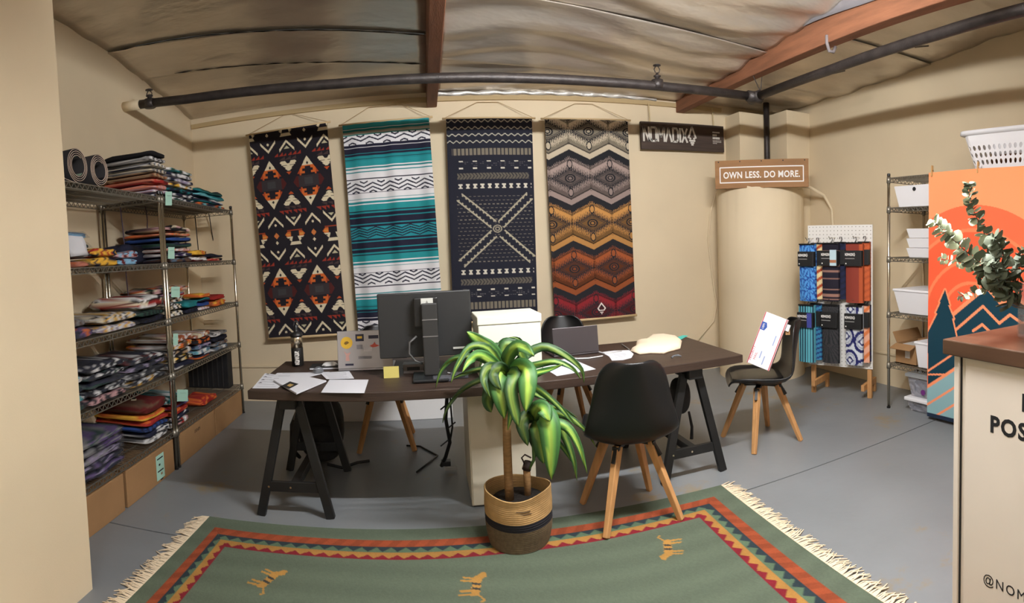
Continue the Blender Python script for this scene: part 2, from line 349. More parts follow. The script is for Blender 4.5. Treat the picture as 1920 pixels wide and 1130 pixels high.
# ------------------------------------------------------------------ hanging textiles
def saw(x): return x - np.floor(x)
def tri(x): return 2 * np.abs(2 * saw(x) - 1) - 1
def setc(col, m, c): col[m] = c
def pat_diamond(u, v):
    n = len(u); col = np.tile(np.array([36., 32., 38.]), (n, 1))
    x = u * 148; y = v * 384 + 7
    dx = saw((x - 34) / 71 + .5) * 71 - 35.5; ex = saw((x - 34) / 71) * 71 - 35.5        # from the diamonds / from the motifs between
    dy = saw((y - 105) / 200 + .5) * 200 - 100; a = np.abs(dy); b = np.abs(dx); c = np.abs(ex)
    st = np.floor(a / 5) * 5
    CR, OR, RD, GR = (222, 208, 176), (208, 104, 46), (80, 34, 32), (66, 64, 66)
    s = np.where(dy > 0, dy - 100, dy + 100)                 # signed distance from the hourglass row
    DKB = (36, 32, 38)
    inside = b / 29 + a / 45 < 1
    setc(col, inside & (a < 28), OR); setc(col, inside & (a < 28) & (b > 13 + a * .1), (168, 70, 38)); setc(col, inside & (a < 11), RD)
    for k, (y0, y1, w_) in enumerate(((22, 26, 5), (18, 22, 10), (14, 18, 6), (10, 14, 13))): setc(col, inside & (a > y0) & (a < y1) & (b < w_), DKB)
    setc(col, inside & (a < 10) & (b < 19), (56, 50, 52)); setc(col, (a < 6) & (b < 8), GR)
    setc(col, (a >= 10) & (a < 14) & (b > 16) & (b < 22) & inside, DKB)
    setc(col, inside & (a >= 28), CR); setc(col, b / 2.4 + np.abs(a - 32) / 3.2 < 1, DKB)
    # stepped motif between the diamonds
    setc(col, (a > 33.5) & (a < 41) & (c < 16 - np.abs(a - 38) * 1.1) & (c > (a - 33) * .75), CR); setc(col, (a > 33) & (a < 35.5) & (c < 13), CR)
    setc(col, (a > 27.5) & (a <= 32) & (c < 11 - (32 - a) * 1.3), CR); setc(col, (a > 22.5) & (a <= 27) & (c < 7 - (27 - a) * 1.2), CR); setc(col, (a > 22.5) & (a < 34) & (c < 2.4), CR)
    setc(col, (a > 16) & (a < 20.5) & (c < (a - 15) * .9), (190, 84, 42))
    # row of chevrons
    setc(col, (np.abs((a - 61.5) - 1.15 * b) < 2.6) & (b < 14.5) & (a > 58), CR); setc(col, (b ** 2 + (a - 75) ** 2 < 5), CR)
    setc(col, (np.abs((77 - a) - 1.15 * c) < 2.6) & (c < 14.5), CR); setc(col, (a > 63) & (a < 68.5) & (c < (68.5 - a) * 1.0), (190, 182, 150))
    setc(col, (a > 50) & (a < 57) & (c < 26) & (saw(ex / 8.6) * 7 > (a - 50)) & (c > 2), (148, 54, 40)); setc(col, (a > 43) & (a < 49) & (c < 16) & (saw(ex / 11 + .5) * 6 > (a - 43)), (74, 58, 56))
    # hourglass row
    setc(col, (np.abs(s + 12.6) < .9) & (c < 14), (158, 66, 38)); setc(col, (s > -10.5) & (s < -1) & (c > 8) & (c < 19 - np.abs(s + 5) * .9), OR); setc(col, (s > -7) & (s < -3) & (c > 9) & (c < 16), (214, 146, 70))
    setc(col, (s >= -1) & (s < 7) & (c > 5 + s * .3) & (c < 16 - s), CR); setc(col, (s > 1.5) & (s < 3.2) & (c > 13 - s), DKB); setc(col, (s > 8.5) & (s < 14) & (c < 8 + (s - 8) * .5), CR)
    setc(col, b / 5.2 + np.abs(s + 5) / 6 < 1, (204, 122, 66)); setc(col, b / 3 + np.abs(s - 8) / 3.6 < 1, CR)
    col *= (1 + .04 * np.sin(u * 300))[:, None]
    return col
def pat_serape(u, v):
    n = len(u); k = v * 2; y = np.where(k < 1, k, 2 - k) * 943 + 175      # mirrored about the middle zigzag
    WH, TE, NV, LT = (228, 226, 228), (36, 136, 142), (34, 34, 52), (118, 190, 190)
    col = np.tile(np.array(WH, float), (n, 1))
    for y0, y1, c in ((170, 205, (58, 160, 166)), (205, 213, TE), (213, 219, WH), (219, 240, (32, 116, 118)), (240, 247, (150, 146, 130)), (247, 262, (170, 164, 150)), (262, 270, (40, 120, 112)), (352, 374, NV), (374, 381, WH), (381, 428, NV),
                      (428, 434, (44, 140, 150)), (434, 452, NV), (452, 474, TE), (474, 482, NV), (482, 496, TE), (496, 541, (44, 146, 152)), (541, 549, WH), (549, 563, (40, 130, 134)), (563, 585, WH), (585, 593, TE), (646, 654, NV), (766, 775, NV), (818, 826, TE),
                      (845, 864, TE), (864, 871, WH), (871, 924, (42, 142, 146)), (924, 933, NV), (933, 950, TE), (950, 976, NV), (976, 984, TE), (984, 1038, NV), (1038, 1046, (44, 140, 150)), (1046, 1066, NV), (1066, 1120, (40, 140, 150))):
        setc(col, (y >= y0) & (y < y1), c)
    z = tri(u * 5.0) ; z2 = tri(u * 5.0 + .5)
    for yc, a in ((315, 20), (712, 22)):
        setc(col, np.abs(y - (yc - 8 + z * a * .8)) < 6.5, NV)
        if yc > 400: setc(col, np.abs(y - (yc + 26 + z * a * .8)) < 6.5, NV)
        setc(col, (np.abs(y - (yc + 34 + z * a * .8)) < 6.5) & (z < -.1) & (yc < 400), NV)
        setc(col, (np.abs(y - (yc - 42 + z * a * .8)) < 6.5) & (z > .1), NV); setc(col, (np.abs(y - (yc + 58 + z * a * .8)) < 6.5) & (z < -.1) & (yc > 400), NV)
    yc_ = v * 2 * 943 - 943
    for o in (-36, -14, 8, 30): setc(col, (np.abs(yc_ - (o + z * 13)) < 5.5) & (np.abs(yc_) < 50), NV)
    f = .93 + .07 * np.sin(u * 3)
    return col * f[:, None]
def pat_cross(u, v):
    n = len(u); col = np.tile(np.array([34., 35., 46.]), (n, 1))
    X = 88 + u * 780; Y = 170 + v * 1800; A = np.abs(Y - 1142); up = Y < 1142
    G1, G2, W1 = (120, 112, 98), (96, 90, 80), (206, 200, 184)
    h = saw(np.sin(np.floor(X / 20) * 12.9 + np.floor(Y / 17) * 78.2) * 43758.5)
    for a in (772, 832, 892, 952): setc(col, np.abs(A - (a + 9 * np.sin(X / 9.5 + (a % 7)))) < 4.5, (176, 172, 156))
    setc(col, (np.abs(A - 682) < 30) & (saw(X / 36) < .72) & (X > 130) & (X < 850), G1)
    for a in (600, 540): setc(col, (np.abs(A - a) < 6) & (saw((X - 190) / 126) < .28) & (X > 185) & (X < 850), W1)
    setc(col, (np.abs(A - 570) < 26) & (h > .55) & (saw(Y / 17) < .3) & (saw(X / 20) < .7) & (X > 160) & (X < 840), (92, 90, 92))
    fe = saw((X + np.where(np.abs(A - 470) > 0, np.abs(A - 470) * .8, 0)) / 30)
    setc(col, (np.abs(A - 470) < 28) & (X > 170) & (X < 825) & (fe < .72), G2)
    bx = saw((X - 165) / 66) * 66
    setc(col, (np.abs(A - 380) < 20) & (bx > 14) & (bx < 50) & (X > 160) & (X < 845) & ((np.abs(A - 380) > 10) | (np.abs(bx - 32) < 10)), W1)
    setc(col, (A < 312) & (saw(Y / 34) < .16) & (saw(X / 40 + np.floor(Y / 34) * .37) < .55) & (X > 160) & (X < 850), (122, 116, 104))
    for (ax, ay, bx_, by) in ((190, 860, 480, 1100), (820, 860, 560, 1100), (190, 1440, 480, 1190), (830, 1420, 570, 1190)):
        d0 = np.hypot(bx_ - ax, by - ay); t = ((X - ax) * (bx_ - ax) + (Y - ay) * (by - ay)) / d0; s = ((X - ax) * (by - ay) - (Y - ay) * (bx_ - ax)) / d0
        m = (t > -10) & (t < d0 + 10)
        setc(col, m & (np.abs(s) < 46), (34, 35, 46)); setc(col, m & (np.abs(np.abs(s) - 36) < 6.5), (168, 160, 138)); setc(col, m & (np.abs(s) < 33) & (np.abs(s) > 20) & (saw(t / 40) < .35), (168, 160, 138))
    r = np.hypot(X - 520, (Y - 1142) * 1.25); setc(col, r < 52, (34, 35, 46)); setc(col, (np.abs(r - 38) < 6) | (np.abs(r - 18) < 5), (150, 142, 124))
    return col
def pat_feather(u, v):
    n = len(u); X = 985 + u * 770; Y = 175 + v * 1830
    h = saw(np.sin(np.floor(X / 13) * 91.7) * 4375.85)
    row = (Y - 290 + 207) / 413; k = np.clip(np.floor(row), 0, 4).astype(int)
    cols = np.array([(214, 198, 172), (166, 146, 138), (196, 142, 80), (156, 84, 46), (140, 40, 46)], float)
    # chevron boundaries between the rows
    px = (X - 1190) / 186; t = 1 - 2 * np.abs(saw(px / 2 + .5) * 2 - 1)            # +1 at x=1190, -1 at 1376
    best = np.full(n, 1e9); kk = np.zeros(n, int)
    for i in range(6):
        sgn = 1 if i % 2 == 0 else -1
        yb = 290 + 413 * (i - 1) + 206 - sgn * -1 * 46 * t * (-1) if False else 290 + 413 * (i - 1) + 206 - sgn * 46 * -t * -1
        yb = 290 + 413 * (i - 1) + 206 + (-46 * t if i % 2 == 1 else 46 * t)
        d = Y - yb; kk = np.where(d > 0, i, kk); best = np.where(np.abs(d) < np.abs(best), d, best)
    base = cols[np.clip(kk, 0, 4)]; f = np.clip((Y - (290 + 413 * (kk - 1) + 206)) / 413, 0, 1)[:, None]
    base = base * (1 - .12 * f); col = base.copy(); DK = np.array([36., 36., 40.])
    jag = 44 * np.abs(saw(X / 13.) * 2 - 1) + 8 * h
    m = (best > -8) & (best < 44 + jag); setc(col, m, DK)
    m = (best < -58) & (best > -70); col[m] = col[m] * .35
    m = (best < -70) & (best > -92 - jag); col[m] = col[m] * .62
    m = (best > 72) & (best < 88); col[m] = col[m] * .72
    for i in range(5):
        yc = 290 + 413 * i + (0 if i else -8); xo = 1376 if i % 2 == 0 else 1190
        ex = np.abs(saw((X - xo) / 372 + .5) - .5) * 372; ey = np.abs(Y - yc); q = ex / 186 + ey / 96
        near = np.abs(Y - yc) < 190
        spike = q < .86 + .62 * np.abs(saw(X / 15.5) * 2 - 1) ** 1.3; setc(col, near & spike & (q > .80) & (ey < 120), DK * 1.05)
        m = near & (q < .82); col[m] = base[m] * .78
        setc(col, near & (q < .80) & (q > .72), DK); m = near & (q < .72); col[m] = base[m] * .60
        q2 = ex / 186 + ey / 96; setc(col, near & (q2 < .64) & (q2 > .58), DK * 1.3)
        r = np.hypot(ex / 1.25, ey); setc(col, near & (np.abs(r - 34) < 6), DK); setc(col, near & (r < 26), cols[i] * .75); setc(col, near & (np.abs(r - 17) < 5), DK)
        ov = np.hypot(ex / 26, (ey - 128) / 42); setc(col, near & (ov < 1.0) & (ov > .7), DK); m = near & (ov < .7); col[m] = base[m] * .95
        m = near & (ex > 176) & (ey < 120) & (saw(ey / 14) < .4); col[m] = col[m] * .5
    # small emblem near the hem
    ax, ay = np.abs(X - 1424), Y - 1910
    setc(col, (np.abs(ax / 40 + np.abs(ay) / 56 - .86) < .17) & (ay < 14), (226, 214, 206)); setc(col, (ay > 12) & (ay < 58) & (saw(ay / 16) < .5) & (ax / 40 + ay / 56 < 1.05), (226, 214, 206))
    return col
ROD = mat('dowel', (206, 178, 134), .6)
STRING = mat('hemp_string', (172, 144, 104), .9)
def tapestry(name_label, u0, u1, zt0, zt1, zb, fn, wave, zt_apex, apex_w, botrod=True):
    x0, x1 = u0, u1; w_ = x1 - x0; xc = (x0 + x1) / 2; zt = (zt0 + zt1) / 2; y0 = DB - .11
    t = thing('hanging_textile', name_label, 'tapestry', (xc, y0, zt))
    t.rotation_euler = (0, -math.atan2(zt1 - zt0, w_), 0)
    H = zt - zb
    cloth('cloth', t, 230, 400, w_, H, fn, wave)
    MB().tube([(-w_ / 2 - .035, .012, .008), (w_ / 2 + .035, .012, .008)], .0095, 10).build('top_rod', ROD, t, smooth=True)
    if botrod: MB().tube([(-w_ / 2 - .012, .004, -H), (w_ / 2 + .012, .004, -H)], .013, 10).build('bottom_rod', ROD, t, smooth=True)
    a = zt_apex - zt
    s = MB()
    for dx in (-1, 1): s.tube([(dx * (w_ / 2 + .02), .012, .01), (dx * apex_w, .09, a)], .0026, 5)
    s.tube([(-apex_w, .09, a), (apex_w, .09, a)], .0026, 5)
    s.build('hanging_string', STRING, t)
    return t
tapestry('dark woven textile with orange diamonds and cream chevrons, hung on the wall', -1.612, -.845, 2.625, 2.655, .655, pat_diamond, lambda U, V: .004 * np.sin(U * 5), 2.80, .04)
tapestry('teal white and navy striped textile with zigzag bands, hung behind the monitor', -.70, .105, 2.615, 2.632, .60, pat_serape, lambda U, V: .014 * np.sin(U * 17 + .8) * np.clip(V * 3, 0, 1) + .006 * np.sin(U * 31), 2.79, .15)
tapestry('black navy textile with a big ivory cross, hung on the back wall', .262, 1.066, 2.612, 2.602, .72, pat_cross, lambda U, V: .006 * np.sin(U * 9 + V * 2), 2.78, .10)
tapestry('textile fading from cream to rust to dark red with feathered zigzags', 1.188, 2.025, 2.598, 2.608, .675, pat_feather, lambda U, V: .004 * np.sin(U * 6 + 1), 2.775, .09)
# ------------------------------------------------------------------ signs
def strokes(name, paths, wd, parent, m, M, dep=.004):
    """lettering drawn as flat bars along polylines in the x-z plane of M"""
    mb = MB(); mb.M = M
    for p in paths:
        for a, b in zip(p[:-1], p[1:]):
            a2 = Vector((a[0], a[1])); b2 = Vector((b[0], b[1])); d = (b2 - a2)
            if d.length < 1e-6: continue
            d.normalize(); a2 -= d * wd * .25; b2 += d * wd * .25; q = Vector((-d.y, d.x)) * wd / 2
            c4 = [a2 + q, a2 - q, b2 - q, b2 + q]
            mb.add([(c.x, c.y, 0) for c in c4] + [(c.x, c.y, dep) for c in c4], [(0, 3, 2, 1), (4, 5, 6, 7), (0, 1, 5, 4), (1, 2, 6, 5), (2, 3, 7, 6), (3, 0, 4, 7)])
    return mb.build(name, m, parent)
def nomadix_paths(emblem=True):
    P = []
    P += [[(0, 0), (0, 1), (.42, 0), (.42, 1)]]
    P += [[(.58, .12), (.64, 0), (.94, 0), (1.0, .12), (1.0, .88), (.94, 1), (.64, 1), (.58, .88), (.58, .12)]]
    P += [[(1.16, 0), (1.16, 1), (1.42, .35), (1.68, 1), (1.68, 0)]]
    P += [[(1.80, 0), (2.04, 1), (2.28, 0)]]
    P += [[(2.42, 0), (2.42, 1), (2.72, 1), (2.84, .8), (2.84, .2), (2.72, 0), (2.42, 0)]]
    P += [[(3.02, 0), (3.02, 1)]]
    P += [[(3.18, 0), (3.62, 1)], [(3.18, 1), (3.62, 0)]]
    if emblem:
        P += [[(3.74, .35), (4.06, 1.18), (4.38, .35)], [(3.80, .36), (3.92, .28)], [(4.32, .36), (4.20, .28)], [(3.84, .14), (4.28, .14)], [(3.93, -.02), (4.19, -.02)], [(4.0, -.16), (4.12, -.16)]]
    return P
def scaleM(M, s, dx=0, dy=0, dz=0): return M @ Matrix.Translation((dx, dy, dz)) @ Matrix.Diagonal((s, s, 1, 1))
sg = thing('name_sign', 'dark plank sign with pale NOMADIX lettering, hung from the ceiling', 'sign', (2.655, DB - .07, 2.49))
sg.rotation_euler = (0, -.018, 0)
SIGNW = mat('dark_plank', (66, 52, 44), .75, noise=(4, .3), stretch=(.6, 6, 9))
MB().box((0, 0, 0), (.965, .035, .275)).build('board', SIGNW, sg, bevel=.003)
M = facing((-.455, -.0185, -.055), (1, 0, 0))
strokes('lettering', nomadix_paths(), .14, sg, mat('sign_paint', (206, 200, 190), .7), scaleM(M, .135, 0, 0))
mb = MB()
for k, (wd, z, h) in enumerate(((.09, .065, .014), (.07, .035, .02), (.105, .005, .022), (.11, -.022, .006), (.11, -.036, .006), (.07, -.050, .006))):
    for j in range(int(wd / .018)): mb.box((.255 + .085 + .009 + j * .018 - .0, -.019, z), (.013, .003, h))
mb.build('small_print', mat('sign_paint', (206, 200, 190)), sg)
for dx in (-.37, .37): MB().tube([(dx, 0, .135), (dx, .02, .33)], .006, 5).build('hanging_cord', mat('pale_cord', (196, 176, 134), .9), sg)
# slogan board on the column
bl = atD(1341, 338, 5.5); br = atD(1514, 325, 5.42); rz = math.atan2(br.y - bl.y, br.x - bl.x); wd = (br - bl).length
bd = thing('slogan_board', 'brown wooden board reading OWN LESS. DO MORE., set on the round column', 'sign', ((bl.x + br.x) / 2 - .02, (bl.y + br.y) / 2 - .04, 1.912), rz)
MB().box((0, 0, .135), (wd, .03, .27)).build('board', mat('brown_plank', (150, 108, 66), .7, noise=(3, .16), stretch=(.8, 5, 6)), bd, bevel=.003)
M = facing((0, -.0155, .128), (1, 0, 0))
W2, H2 = wd * .445, .073
strokes('border', [[(-W2, -H2), (W2, -H2)], [(W2, -H2), (W2, H2)], [(W2, H2), (-W2, H2)], [(-W2, H2), (-W2, -H2)]], .010, bd, WINK, M, .001)
text('lettering', 'OWN LESS. DO MORE.', .086, bd, WINK, M @ Matrix.Translation((0, -.031, 0)), .001, .0022, 'CENTER', 1.08, fit=W2 * 1.84)
for k in range(5): MB().at((-wd * .46 + wd * .23 * k, -.0145, .255), rx=PI / 2).lathe([(.006, 0), (.006, .003)], n=8).build('nail', INK, bd)
# ------------------------------------------------------------------ the rug
def fz(u, v): p = onZ(u, v, 0); return (p.x, p.y)
ra = -.012; ry = math.atan2(2.656 - 2.767, 1.552 + 1.236)
rug = thing('woven_rug', 'green flatweave rug with zigzag border and small animals on the floor', 'rug', (-1.236, 2.767, 0), ry)
RW, RL = 2.79, 2.35
nx, ny = 520, 430
xs = np.linspace(0, RW, nx); ys = -np.linspace(0, RL, ny)
X, Y = np.meshgrid(xs, ys); Zr = .008 + .0015 * np.sin(X * 7) * np.sin(Y * 5)
mb = MB(); mb.v = [tuple(p) for p in np.stack([X, Y, Zr], -1).reshape(-1, 3)]
mb.f = [(j * nx + i, (j + 1) * nx + i, (j + 1) * nx + i + 1, j * nx + i + 1) for j in range(ny - 1) for i in range(nx - 1)]
rim = list(range(nx)) + [j * nx + nx - 1 for j in range(1, ny)] + [(ny - 1) * nx + i for i in range(nx - 2, -1, -1)] + [j * nx for j in range(ny - 2, 0, -1)]
b0 = len(mb.v); mb.v += [(mb.v[i][0], mb.v[i][1], .0005) for i in rim]; k = len(rim)
mb.f += [(rim[i], rim[(i + 1) % k], b0 + (i + 1) % k, b0 + i) for i in range(k)]; mb.m = [0] * len(mb.f)
field = mb.build('field', mat_paint('woven_wool', .95, (260, .5, .004)), rug)
def to_rug(u, v):
    x, y = fz(u, v); dx, dy = x + 1.236, y - 2.767; c, s = math.cos(-ry), math.sin(-ry); return (c * dx - s * dy, s * dx + c * dy)
DOGS = []
def dog(cx, cy, ang, sc, flip=1):
    body = [(-22, 6), (-20, -6), (18, -7), (24, -14), (34, -12), (36, -6), (28, -1), (22, 7)]
    legs = [[(-20, 6), (-22, 24), (-18, 24), (-15, 6)], [(-12, 6), (-13, 23), (-9, 23), (-7, 6)], [(11, 6), (12, 24), (16, 24), (16, 6)], [(18, 6), (20, 22), (24, 22), (22, 6)]]
    tail = [(-20, -4), (-30, -12), (-34, -8), (-36, -12), (-30, -16), (-18, -6)]
    st = [[(-8, -6), (-3, -6), (-1, 6), (-6, 6)], [(3, -6), (8, -6), (10, 6), (5, 6)]]
    R = lambda p: (cx + sc * (math.cos(ang) * p[0] - math.sin(ang) * p[1] * flip), cy + sc * (math.sin(ang) * p[0] + math.cos(ang) * p[1] * flip))
    DOGS.append(([[R(p) for p in q] for q in [body] + legs + [tail]], [[R(p) for p in q] for q in st]))
for (u, v, ang, fl_, u2, v2) in ((503, 1091, 1.25, 1, 531, 1075), (893, 1103, 1.45, 1, 918, 1085), (1252, 1028, -1.9, 1, 1235, 1045)):
    c0 = to_rug(u, v); dog(c0[0], c0[1], ang, .0029, fl_)
def rugcol(co):
    x, y = co[:, 0], -co[:, 1]; n = len(x)
    wv = saw(np.sin(np.floor(x * 180) * 12.9898 + np.floor(y * 180) * 78.233) * 43758.5453)
    col = np.tile(np.array([108., 120., 100.]), (n, 1))
    dx = np.minimum(x * 1.3, RW - x); d = np.minimum(dx, y); al = np.where(dx < y, y, x)        # distance to the nearest edge, run along it
    P_ = .070
    z = np.abs(2 * saw(al / P_) - 1)
    OR = np.array([176., 84., 50.])
    m = (d > .105) & (d < .166); col[m] = OR * (.92 + .1 * (saw(al[m] / .09 + d[m] * 6) > .5))[:, None]
    m = (d >= .166) & (d < .216); col[m] = np.where((z[m] * .036 > (d[m] - .174))[:, None], np.array([50., 64., 70.]), np.array([104., 128., 100.]))
    m = (d >= .216) & (d < .276); col[m] = np.where((z[m] * .032 > (.268 - d[m]))[:, None], np.array([146., 38., 50.]), np.array([196., 142., 72.]))
    m = (d >= .266) & (d < .276); col[m] = (146, 38, 50)
    for q, st in DOGS:
        for pl in q: m = inpoly(x, y * -1, pl); col[m] = (206, 152, 76)
        for pl in st: m = inpoly(x, y * -1, pl); col[m] = (66, 66, 62)
    col *= .80 * (1 + .07 * (wv - .5) + .03 * np.sin(y * 40 + 3 * np.sin(x * 2)))[:, None]
    return col
paint(field, rugcol)
fr = MB()
for side, x0, sg_ in ((0, 0, -1), (1, RW, 1)):
    yy = 0.0
    while yy < RL:
        L = .055 + random.random() * .045; a = random.uniform(-.5, .5); yy += .0065
        p = [(x0 - sg_ * .004, -yy, .008), (x0 + sg_ * L * .5, -yy + a * L * .3, .010), (x0 + sg_ * L, -yy + a * L, .003)]
        fr.bar(p[0], p[1], .006, .003); fr.bar(p[1], p[2], .006, .003, .0035, .002)
f_ = fr.build('fringe', mat('fringe_yarn', (226, 206, 176), .95), rug); f_['kind'] = 'stuff'
# ------------------------------------------------------------------ desk on two black trestles
DZ = .713
FL = (-.968, 2.75); FR = (1.787, 2.75)
dk = thing('trestle_desktop', 'long walnut brown desktop laid across two black trestles', 'desk', (0, 0, DZ))
mb = MB(); mb.prism([(-.968, 2.775), (-.30, 2.715), (.5, 2.72), (1.787, 2.77), (1.80, 3.585), (-.968, 3.60)], -.048, 0)
mb.build('top', DESKW, dk, bevel=.004)
LEGT = DZ - .05
def trestle(label, cx, ylo, yhi):
    t = thing('trestle', label, 'trestle', (cx, (ylo + yhi) / 2, 0), 0, 'black trestles under the desk')
    hy = (yhi - ylo) / 2
    MB().box((0, 0, LEGT - .03), (.09, 2 * hy + .10, .06)).build('top_beam', TRES, t, bevel=.004)
    for sy in (-1, 1):
        for sx in (-1, 1):
            MB().bar((sx * .045, sy * (hy - .02), LEGT - .03), (sx * .195, sy * hy, 0), .048, .032, up=(0, 1, 0)).build('leg', TRES, t, bevel=.003)
        b = MB().box((0, sy * (hy - .005), .165), (.33, .022, .055)).build('crossbar', TRES, t, bevel=.002)
        for sx in (-1, .12 * sy): MB().at((sx * .14, sy * (hy - .005) - .013, .165), rx=PI / 2).lathe([(.006, 0), (.006, .003)], n=8).build('bolt', CHROME, b)
    MB().box((0, 0, .165), (.045, 2 * hy, .045)).build('foot_rail', TRES, t, bevel=.002)
    return t
trestle('black wooden trestle carrying the papered end of the desk', -.765, 2.86, 3.51)
trestle('black wooden trestle behind the front chair, under the desk', 1.475, 2.84, 3.50)
# ------------------------------------------------------------------ chairs
def chair(label, x, y, rz, legrz=0., rugz=False):
    zf = .0
    t = thing('padded_shell_chair', label, 'chair', (x, y, 0), rz, 'black shell chairs with wooden legs')
    prof = [(.235, .420, .150), (.225, .446, .190), (.17, .446, .216), (.06, .430, .230), (-.06, .420, .236), (-.16, .430, .238), (-.21, .475, .234), (-.230, .548, .222), (-.243, .64, .198), (-.262, .73, .182), (-.277, .80, .160), (-.285, .838, .125), (-.286, .850, .085)]
    P = []
    for k, (yy, z, hw) in enumerate(prof):
        row = []; a = k / (len(prof) - 1)
        for i in range(13):
            s = -1 + i / 6; rise = (.06 * math.sin(PI * min(1, a * 1.6)) if a < .62 else .0) * abs(s) ** 2.6; fwd = (.075 * min(1, max(0, (a - .35) * 2.2))) * abs(s) ** 2.2
            row.append((s * hw, yy + fwd * (1 - .25 * max(0, a - .8) * 5), z + rise - .01 * (1 - s * s) * (a < .5)))
        P.append(row)
    MB().grid(P).build('shell', CHAIRB, t, smooth=True, solid=.016, subd=1)
    P2 = []
    for k in range(9):
        a = k / 8; yy = .205 - a * .35; hw = .19 * (1 - max(0, (abs(a - .5) * 2) ** 4 * .45))
        P2.append([(hw * (-1 + i / 5), yy, .458 + .016 * (1 - (abs(-1 + i / 5)) ** 4) * (1 - abs(2 * a - 1) ** 4)) for i in range(11)])
    MB().grid(P2).build('seat_pad', mat('black_leatherette', (19, 18, 18), .33, bump=(220, .15, .002)), t, smooth=True, solid=.012)
    fr = MB(); fr.lathe([(.035, .39), (.035, .415)], n=14); c, s_ = math.cos(legrz - rz), math.sin(legrz - rz)
    for i, j in ((1, 1), (1, -1), (-1, 1), (-1, -1)):
        px, py = i * .105, j * .105; X_, Y_ = c * px - s_ * py, s_ * px + c * py
        fr.bar((0, 0, .40), (X_, Y_, .392), .035, .018); fr.bar((X_ * .85, Y_ * .85, .395), (X_ * 1.15, Y_ * 1.15, .325), .018, .036)
    fr.build('under_frame', BLACKP, t)
    for i, j in ((1, 1), (1, -1), (-1, 1), (-1, -1)):
        g = lambda p, q, z: (c * p - s_ * q, s_ * p + c * q, z)
        MB().bar(g(i * .085, j * .085, .398), g(i * .198, j * .200, zf + (.0095 if (rugz and j < 0) else 0)), .044, .036, .030, .026, up=(j, -i, 0)).build('leg', OAK, t, bevel=.004)
    return t
chair('black shell chair turned to the desk, its back towards the rug', .975, 2.615, -.22, 0, True)
chair('black shell chair holding the white mailing box by the round column', 2.168, 3.14, 1.10, 0)
chair('black shell chair behind the desk and the dark laptop', 1.02, 3.96, PI - .1, .1)
chair('black shell chair behind the desk, mostly hidden by the monitor', -.345, 4.03, PI + .2, .05)
# ------------------------------------------------------------------ things on the desk
bt = thing('drink_bottle', 'steel and black insulated bottle with NOMADIX print on the desk corner', 'bottle', (-.846, 3.45, DZ))
MB().lathe([(.036, 0), (.039, .004), (.039, .115), (.038, .118)], n=24).build('body', mat('bottle_black', (26, 25, 24), .5), bt, smooth=True)
MB().lathe([(.0385, .117), (.0385, .182), (.034, .190), (.030, .192)], n=24).build('steel_collar', CHROME, bt, smooth=True)
MB().lathe([(.041, .19), (.042, .195), (.038, .212), (.016, .218), (.012, .235), (.012, .262), (.006, .268)], n=20).build('lid', BLACKP, bt, smooth=True)
MB().tube([(0, 0, .235), (.018, 0, .262), (.012, 0, .288), (-.008, 0, .285), (-.014, 0, .262), (0, 0, .24)], .0045, 6).build('carry_loop', mat('loop_grey', (70, 66, 68), .5), bt, smooth=True)
M = Matrix.Translation((.016, -.0385, .012)) @ Matrix.Rotation(PI / 2, 4, 'Y').inverted() @ facing((0, 0, 0), (1, 0, 0))
M = facing((.020, -.0375, .018), (0, 0, 1), (-1, 0, 0))
strokes('lettering', nomadix_paths(False), .10, bt, WINK, scaleM(M, .022), .03)
def sheet(label, pts, z, m=None, name='paper_sheet', cat='paper', thick=.0015, group=None):
    o = MB().prism([(p[0], p[1]) for p in pts], z, z + thick).build(name, m or PAPER)
    return tag(o, label, cat, group)
def dz(*pts): return [tuple(onZ(u, v, DZ)[:2]) for u, v in pts]
def lines(o, quad, n, m, z, margin=.12, w_=.003, lab='print_lines', frac=(.1, .9)):
    (a, b, c, d) = [Vector((p[0], p[1])) for p in quad]; mb = MB()
    for k in range(n):
        t = frac[0] + (frac[1] - frac[0]) * k / max(1, n - 1); p = a.lerp(d, t); q = b.lerp(c, t); e = margin + .25 * random.random()
        mb.bar((*p.lerp(q, margin), z), (*p.lerp(q, 1 - e), z), w_, .0006)
    r = mb.build(lab, m, o); r['kind'] = 'stuff'; return r
q = dz((497, 700), (548, 706), (520, 728), (473, 728)); q = [q[0], q[1], q[2], q[3]]
o = sheet('printed form with small dark triangles lying at the left desk corner', q, DZ + .0005); lines(o, q, 6, mat('grey_print', (150, 150, 156), .9), DZ + .0026)
for k in range(4):
    tr = MB()
    a = Vector(q[0]).lerp(Vector(q[3]), .08 + .2 * k); b = Vector(q[1]).lerp(Vector(q[2]), .08 + .2 * k); p = a.lerp(b, .06)
    tr.prism([(p.x, p.y), (p.x + .022, p.y + .006), (p.x + .008, p.y + .024)], DZ + .0022, DZ + .0028)
    tr.build('corner_mark', INK, o)
q2 = dz((520, 700), (618, 698), (560, 712), (505, 712)); o = sheet('white sheet tucked under the brochure near the bottle', q2, DZ + .0025); lines(o, q2, 3, mat('grey_print', (150, 150, 156)), DZ + .0046)
q3 = dz((513, 716), (556, 705), (612, 717), (556, 741)); o = sheet('white brochure with a small black and gold square at the desk edge', q3, DZ + .0045, thick=.008)
c0 = sum((Vector(p) for p in q3), Vector((0, 0))) / 4
q4 = dz((527, 728), (544, 719), (560, 724), (543, 733)); MB().prism(q4, DZ + .0125, DZ + .0132).build('cover_square', INK, o)
q5 = dz((538, 727), (544, 723.5), (551, 725.5), (544, 729.5)); MB().prism(q5, DZ + .0132, DZ + .0136).build('cover_emblem', mat('gold_print', (176, 146, 84), .5), o)
q6 = dz((618, 712), (691, 712), (683, 737), (602, 736)); sheet('blank white sheet lying at the front edge of the desk', q6, DZ + .0005)
